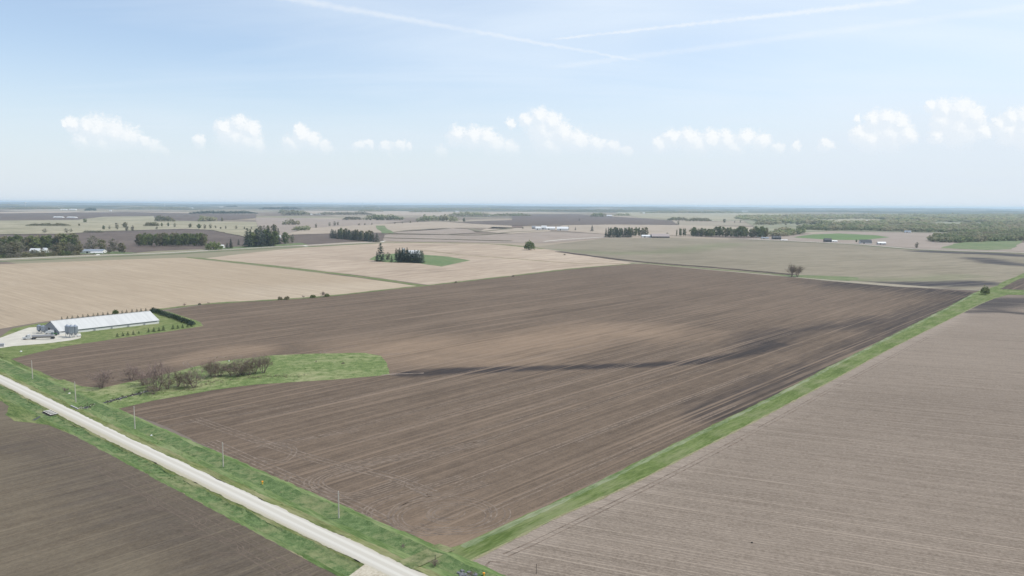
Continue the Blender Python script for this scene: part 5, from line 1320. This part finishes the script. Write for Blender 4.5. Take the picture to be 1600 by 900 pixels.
def pickup():
    p = G(79.5, 521.8)
    b = empty('white_truck', (p.x, p.y, 0.12), R(15), 'small white box truck half hidden behind the tank trailer', 'truck')
    s = MB(); s.box((0.4, 0, 1.7), (4.2, 2.0, 2.3)); s.build('cargo_box', WHITE, b)
    s = MB(); s.add([(-3.6, -.95, .6), (-3.6, -.95, 1.3), (-2.9, -.95, 2.2), (-1.75, -.95, 2.2), (-1.75, -.95, .6), (-3.6, .95, .6), (-3.6, .95, 1.3), (-2.9, .95, 2.2), (-1.75, .95, 2.2), (-1.75, .95, .6)],
                    [(0, 1, 2, 3, 4), (9, 8, 7, 6, 5), (0, 5, 6, 1), (1, 6, 7, 2), (2, 7, 8, 3), (3, 8, 9, 4), (4, 9, 5, 0)]); s.build('cab', WHITE, b)
    for sy in (-1, 1):
        for a in (-2.8, 1.5): wheel(b, a, sy * 0.85, 0.42, 0.3)
pickup()
p = G(3, 541.5)
b = empty('dumpster', (p.x, p.y, 0.12), R(20), 'grey skip with a white end at the picture edge of the gravel yard', 'skip')
MB().add([(-1.6, -.9, .1), (1.3, -.9, .1), (1.3, .9, .1), (-1.6, .9, .1), (-1.9, -1, 2.0), (1.6, -1, 2.0), (1.6, 1, 2.0), (-1.9, 1, 2.0)], [(0, 1, 2, 3), (0, 1, 5, 4), (2, 3, 7, 6), (3, 0, 4, 7), (4, 5, 6, 7)]).build('body', GREYW, b)
MB().add([(1.32, -.9, .1), (1.32, .9, .1), (1.62, 1, 2.0), (1.62, -1, 2.0)], [(0, 1, 2, 3)]).build('end_panel', WHITE, b)
p = G(123.5, 526)
b = empty('propane_tank', (p.x, p.y, 0.12), R(35), 'white propane tank lying at the foot of the right feed bin', 'tank')
s = MB(); vs = []; prof = [(-1.5, .15), (-1.35, .42), (-1.1, .5), (1.1, .5), (1.35, .42), (1.5, .15)]
for a, f in prof: vs += [(a, f * math.cos(2 * math.pi * i / 12), .8 + f * math.sin(2 * math.pi * i / 12)) for i in range(12)]
s.add(vs, [(j * 12 + i, j * 12 + (i + 1) % 12, j * 12 + 12 + (i + 1) % 12, j * 12 + 12 + i) for j in range(5) for i in range(12)] + [tuple(range(12)), tuple(range(60, 72))]); s.build('shell', WHITE, b)
for a in (-0.8, 0.8): MB().box((a, 0, 0.18), (0.25, 0.7, 0.36)).build('foot', CONC, b)

def stone(px, py, wpx, label, mat=None, name='stone', z=0.1):
    p = G(px, py); w = wpx * mpp(p)
    bm = bmesh.new(); bmesh.ops.create_icosphere(bm, subdivisions=2, radius=w / 2)
    for v in bm.verts:
        v.co *= 1 + 0.25 * mnoise.noise(v.co * 1.3 / w + Vector((px, py, 0))); v.co.z = v.co.z * 0.6
    me = bpy.data.meshes.new(name); bm.to_mesh(me); bm.free(); me.materials.append(mat or plain_mat('pale_stone', (0.55, 0.53, 0.48), 0.9, 0.15, 1.0))
    o = mesh_obj(name, me); o.location = (p.x, p.y, z + w * 0.12)
    return tag(o, label, 'stone')
stone(33, 549.7, 3.6, 'white boulder in the grass below the gravel yard', WHITE)
stone(108.5, 615.5, 4.0, 'pale boulder beside the small bare bush near the second pole')
stone(236.5, 681, 3.2, 'white boulder on the verge between the third and fourth poles', WHITE)
stone(358, 564.5, 2.2, 'white stone behind the creek trees on the field edge', WHITE)
stone(1175, 848.5, 3.4, 'dark clod lying alone on the residue field', plain_mat('dark_clod', (0.03, 0.026, 0.024), 0.95, 0.2, 1))
rr = random.Random(12)
sp = MB()
for i in range(60):
    f = rr.random(); k = int(f * 5.99); a, c = Vector(P2(CREEK)[k]), Vector(P2(CREEK)[min(k + 1, 6)])
    q = a.lerp(c, rr.random()) + Vector((rr.gauss(0, 1.2), rr.gauss(0, 1.2))); s_ = rr.uniform(0.2, 0.55)
    sp.box((q.x, q.y, 0.2), (s_ * 1.4, s_, s_ * 0.8), rz=rr.uniform(0, 3))
tag(sp.build('rubble', plain_mat('creek_stone', (0.36, 0.33, 0.29), 0.9, 0.3, 0.7)), 'broken stones strewn along the creek bed', None, None, 'stuff')
# roadside pile near the field corner
for i, (x, y, k, h, lab) in enumerate(((680, 885, 'bareg', 11, 'twiggy grey bush at the field corner beside the road'), (630, 856, 'barebush', 6, 'low dark twiggy bush in the ditch by the worn corner'), (735, 901, 'barebush', 9, 'dark dead brush pile at the bottom picture edge'))):
    place(k, x, y, h, lab, 'bush', None, 1.5, i)
sp = MB()
for i in range(26):
    q = G(rr.uniform(712, 745), rr.uniform(893, 908)); s_ = rr.uniform(0.3, 0.8); sp.box((q.x, q.y, 0.2), (s_ * 1.3, s_, s_ * 0.7), rz=rr.uniform(0, 3))
tag(sp.build('rubble', plain_mat('dark_rubble', (0.14, 0.14, 0.15), 0.9, 0.4, 0.7)), 'dark broken rubble in the grass at the bottom picture edge', None, None, 'stuff')

# culvert: four pipes and a head wall
s_c = road_st(G(74, 648))[0]
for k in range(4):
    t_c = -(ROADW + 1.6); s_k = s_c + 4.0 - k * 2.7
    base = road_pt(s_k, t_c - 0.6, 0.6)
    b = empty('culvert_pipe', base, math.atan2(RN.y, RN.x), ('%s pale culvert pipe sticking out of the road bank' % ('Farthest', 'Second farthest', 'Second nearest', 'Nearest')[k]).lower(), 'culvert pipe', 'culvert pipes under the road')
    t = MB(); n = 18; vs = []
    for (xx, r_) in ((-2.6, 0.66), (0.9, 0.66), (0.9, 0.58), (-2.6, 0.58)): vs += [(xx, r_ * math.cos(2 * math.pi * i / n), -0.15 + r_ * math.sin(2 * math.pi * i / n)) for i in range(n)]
    t.add(vs, [(j * n + i, j * n + (i + 1) % n, ((j + 1) % 4) * n + (i + 1) % n, ((j + 1) % 4) * n + i) for j in range(4) for i in range(n)]); pw = t.build('pipe_wall', [plain_mat('pale_pipe', (0.42, 0.41, 0.38), 0.8, 0.15, 0.6), plain_mat('painted_shade_pipe', (0.05, 0.047, 0.042), 0.9, 0.3, 0.8)], b)
    pw.data.polygons.foreach_set('material_index', [0 if p_.normal.z > 0.62 else 1 for p_ in pw.data.polygons])  # all but the upward faces go dark: shade painted into the pipe colour
    d = MB(); d.add([(-1.9, 0.57 * math.cos(2 * math.pi * i / n), -0.15 + 0.57 * math.sin(2 * math.pi * i / n)) for i in range(n)], [tuple(range(n))]); d.build('bore', DARKM, b)
mb = MB(); mb.add([road_pt(s_c + 5.6, -(ROADW + 1.25), 0.30), road_pt(s_c - 4.6, -(ROADW + 1.25), 0.30), road_pt(s_c - 4.2, -(ROADW + 5.4), 0.27), road_pt(s_c + 5.4, -(ROADW + 5.4), 0.27)], [(0, 1, 2, 3)])
tag(mb.build('creek', MATS['wet_mud']), kind='structure')
s_h = road_st(G(113, 639))[0]
b = MB(); b.box((0, 0, 0.35), (9.0, 0.45, 1.1)); o = b.build('headwall', CONC); q = road_pt(s_h, ROADW + 0.9, 0.05); o.location = q; o.rotation_euler = (0, 0, math.atan2(RD.y, RD.x))
tag(o, 'low concrete culvert headwall along the road edge above the creek', 'headwall')

# ------------------------------------------------------------------ utility poles, markers
POLEM = plain_mat('weathered_pole', (0.48, 0.44, 0.385), 0.9, 0.15, 0.5)
WHERE = ('nearest the field corner, casting a shadow across the ditch', 'between the nearest pole and the creek meadow corner', 'at the dark lobe just below the creek meadow', 'in the grass above the creek culvert', 'farthest up the road, below the barn yard')
for i, (x, y, top) in enumerate(((529.5, 810, 766), (349, 730, 690), (211, 670.5, 634), (118.5, 628.5, 596), (51, 592, 563))):
    p = G(x, y); h = (y - top) * mpp(p)
    b = empty('utility_pole', (p.x, p.y, 0.0), 0, 'slim grey utility pole ' + WHERE[i], 'utility pole', 'utility poles along the gravel road')
    s = MB(); s.tube((0, 0, -0.2), (0, 0, h), 0.23, 0.16, 8); s.build('shaft', POLEM, b)
    s = MB(); s.tube((0, 0, h), (0, 0, h + 0.25), 0.05, 0.04, 6); s.build('insulator', CONC, b)
    s = MB(); s.box((0.17, 0, h * 0.9), (0.16, 0.12, 0.3)); s.build('bracket', GALV, b)
    s = MB(); s.tube((0.0, -0.2, 0.02), (0.0, -0.17, 2.6), 0.05, 0.05, 5); s.build('cable_guard', CONC, b)
def marker(px, py, hpx, wpx, mat, label, cat='marker post', name='marker_post', cap=True):
    p = G(px, py); m_ = mpp(p)
    b = empty(name, (p.x, p.y, 0.1), 0.5, label, cat)
    s = MB(); s.tube((0, 0, -0.1), (0, 0, hpx * m_), wpx * m_ / 2, wpx * m_ / 2 * 0.9, 8); s.build('post', mat, b)
    if cap: s = MB(); s.lathe((0, 0, hpx * m_ * 0.72), [(wpx * m_ * 0.75, 0), (wpx * m_ * 0.75, hpx * m_ * 0.26), (wpx * m_ * 0.4, hpx * m_ * 0.32)], 10); s.build('cap', plain_mat('orange_plastic', (0.75, 0.30, 0.03), 0.5, 0.1, 1), b)
YEL = plain_mat('yellow_plastic', (0.72, 0.47, 0.06), 0.5, 0.1, 1)
marker(410, 757, 5, 2.2, YEL, 'orange and yellow marker post on the verge between two poles')
marker(756, 901, 6, 2.6, YEL, 'yellow marker post at the bottom picture edge by the brush')
marker(838, 897, 16, 0.9, plain_mat('rusty_steel', (0.10, 0.075, 0.06), 0.8, 0.2, 1), 'thin dark steel stake standing in the residue field', 'stake', 'steel_stake', False)
marker(680, 876, 9, 1.0, plain_mat('old_wood', (0.06, 0.055, 0.05), 0.9, 0.2, 1), 'short dark fence post in the twiggy bush by the road', 'fence post', 'fence_post', False)

# ------------------------------------------------------------------ far buildings
def fb(px, py, wpx, hpx, label, wall=WALLW, roof=WHITE, az=0.0, W_=None, ridge=0.45, cat='barn', name='farm_building', group=None):
    p = G(px, py); m_ = mpp(p); L_ = wpx * m_; h = hpx * m_
    return gable(name, (p.x, p.y), L_, W_ or max(8.0, min(L_ * 0.5, 26.0)), h * (1 - ridge), h, az, wall, roof, label, cat, group, over=0.5)
fb(56, 395.2, 15, 7.2, 'white-roofed shed among the far-left farmstead trees', az=R(-4))
fb(71, 394.8, 7, 7.4, 'smaller white-roofed shed right of the first in the far-left farmstead', az=R(-4))
for x in (68, 84, 89):
    p = G(x, 389.5); m_ = mpp(p)
    b = empty('grain_bin', (p.x, p.y, 0), 0, {68: 'leftmost pale grain bin in the far-left farmstead trees', 84: 'middle pale grain bin above the far-left farmstead trees', 89: 'right pale grain bin above the far-left farmstead trees'}[x], 'grain bin', 'grain bins of the far left farmstead')
    s = MB(); s.lathe((0, 0, 0), [(2.6 * m_, 0), (2.6 * m_, 10.5 * m_)], 18); s.build('shell', WALLW, b)
    s = MB(); s.lathe((0, 0, 0), [(2.7 * m_, 10.5 * m_), (0.3, 13.2 * m_)], 18); s.build('roof', WHITE, b)
fb(147, 395.3, 32, 6, 'long low house with blue-grey roof by the far-left road', WALLW, BLUEGR, R(6), cat='house', name='low_house', W_=22)
fb(152, 396.0, 18, 2.6, 'white garage front before the low blue-grey house', WALLW, WHITE, R(6), cat='garage', name='garage', W_=6)
fb(346, 387.5, 8, 5, 'small white roadside house between the round tree and the evergreens', WALLW, WALLW, R(5), cat='house', name='farm_house')
fb(432, 372.5, 13, 5, 'pale shed behind the thick roadside windbreak', az=R(3))
fb(647, 403, 18, 12, 'white barn rising over the island farmstead evergreens', WALLW, WHITE, R(-12), ridge=0.42, W_=14, name='white_barn')
fb(630.5, 402, 4, 14, 'white gable peeping between the island farmstead evergreens', WALLW, WALLW, R(-12), W_=6, cat='house', name='farm_house')
for i, (x, y, w, h, lab) in enumerate(((834, 358, 6, 5, 'leftmost small grey shed of the white farm on the plain'), (841, 359.5, 9, 5.5, 'second white shed of the white farm on the plain'), (850, 359, 8, 6.5, 'peaked white shed in the middle of the white farm on the plain'), (860, 359.3, 14, 5, 'long low white shed of the white farm on the plain'), (879, 360.3, 18, 6, 'largest white shed, right end of the white farm on the plain'))):
    fb(x, y, w, h, lab, GREYW if i == 0 else WALLW, GREYW if i == 0 else WHITE, R(8 * (i % 2) - 4), group='white farm on the plain')
fb(808, 356, 16, 2.5, 'long thin brown shed left of the white farm on the plain', plain_mat('brown_steel', (0.16, 0.11, 0.09)), plain_mat('brown_steel', (0.16, 0.11, 0.09)), 0)
fb(1010, 370.8, 15, 3.8, 'white low shed between the square windbreak and the brown barn', WALLW, WHITE, R(-3), W_=18)
fb(1031, 371.3, 27, 6, 'long grey-brown low barn right of the square windbreak', plain_mat('grey_brown_steel', (0.14, 0.115, 0.105)), plain_mat('taupe_roof', (0.30, 0.255, 0.245)), R(-2), W_=40, ridge=0.62)
fb(1187, 370, 8, 4.5, 'white house at the end of the light green tree row', WALLW, WALLW, R(-4), cat='house', name='farm_house')
fb(1195, 373.2, 11, 2.6, 'low dark-roofed shed on the road below the white house', WALLW, BLUEGR, R(-5))
fb(1213, 374, 13, 5.2, 'dark shed standing first beside the right-hand road', DARKR_, DARKR_, R(-4), cat='shed', name='dark_shed')
fb(1225, 375.6, 10, 1.4, 'pale flat trailer lying right of the dark roadside shed', WALLW, WALLW, R(-6), cat='shed')
fb(1293, 378.3, 11, 6, 'dark house below the green field', DARKR_, DARKR_, R(-5), cat='house', name='dark_house')
fb(1303, 378.2, 9, 2.8, 'white annex beside the dark house below the green field', WALLW, WALLW, R(-5), cat='annex')
fb(1352, 380.6, 17, 6.2, 'wide dark-roofed house with pale front by the right-hand road', WALLW, DARKR_, R(-6), cat='house', name='farm_house', ridge=0.7)
fb(1377, 382.2, 12, 4.4, 'white-roofed machine shed, last building along the right-hand road', GREYW, WHITE, R(-6), name='machine_shed', cat='shed')
fb(1418, 363.8, 9, 3.6, 'pale blue-grey house against the wood edge', WALLW, BLUEGR, R(-4), cat='house', name='farm_house')
TOWN = [(48, 326.6, 9, 1.4), (93, 325.6, 12, 1.6), (100, 328.3, 9, 1.8), (114, 328.4, 11, 2.0), (92, 340.6, 14, 2.2), (113, 340.8, 15, 2.2), (173, 330, 3, 1.8), (222, 325.2, 9, 1.2), (236, 325.2, 8, 1.2), (280, 325.5, 18, 2.4), (297, 325.8, 10, 1.4), (346, 324.6, 5, 1.6), (486, 335.8, 4, 1.6), (496, 335.8, 10, 2.0), (590, 325, 7, 1.6), (589, 342.6, 2.2, 3.6), (765, 337.8, 8, 1.4), (714, 331.0, 5, 1.2), (952, 338.4, 8, 2.4), (1006, 334, 3, 2), (1094, 330.2, 4, 1.2), (1164, 330.8, 9, 1.2), (1233, 336.8, 13, 1.6), (1355, 346.4, 9, 2.2), (1415, 350.2, 10, 1.8), (1465, 353.0, 10, 1.8), (1478, 335.6, 5, 1.6), (1495, 353.5, 6, 2.4)]
for i, (x, y, w, h) in enumerate(TOWN):
    p_ = 'skyline at the far left' if x < 400 else 'skyline in the middle' if x < 1000 else 'edge of the hazy woods at right'
    fb(x, y, w, h, 'white-roofed building shining as a speck at the ' + p_, WALLW, WHITE, R(6 * ((i * 7) % 5 - 2)), group='far white buildings, ' + p_, name='distant_building', cat='building')
def water_tower(px, py, top, label):
    p = G(px, py); m_ = mpp(p); h = (py - top) * m_; b = empty('water_tower', (p.x, p.y, 0), 0, label, 'water tower')
    s = MB(); s.lathe((0, 0, 0), [(h * 0.10, 0), (h * 0.05, h * 0.12), (h * 0.05, h * 0.66)], 14); s.build('stem', WALLW, b)
    s = MB(); s.lathe((0, 0, 0), [(h * 0.05, h * 0.62), (h * 0.2, h * 0.74), (h * 0.22, h * 0.84), (h * 0.16, h * 0.95), (0.02, h)], 16); s.build('tank', WHITE, b)
water_tower(40, 323, 315.5, 'white water tower on the far-left skyline')
water_tower(257, 322.5, 317.5, 'small white water tower on the skyline above the town buildings')
p = G(566, 326); b = empty('radio_mast', (p.x, p.y, 0), 0, 'thin pale mast on the skyline left of centre', 'mast'); m_ = mpp(p)
s = MB(); s.tube((0, 0, 0), (0, 0, 10 * m_), 0.5 * m_, 0.25 * m_, 5); s.build('shaft', WALLW, b)

# ------------------------------------------------------------------ haze
def haze():
    mb = MB(); mb.box((0, 0, 66), (112000, 112000, 134))
    b = NB('haze'); v = b.N.new('ShaderNodeVolumePrincipled')
    v.inputs['Color'].default_value = HAZE_COL; v.inputs['Density'].default_value = HAZE_DENSITY; v.inputs['Anisotropy'].default_value = 0.2
    b.L.new(v.outputs[0], b.out.inputs['Volume'])
    try: b.m.cycles.homogeneous_volume = True
    except Exception: pass
    tag(mb.build('haze', b.m), 'pale blue spring haze over the plain', None, None, 'stuff')
haze()
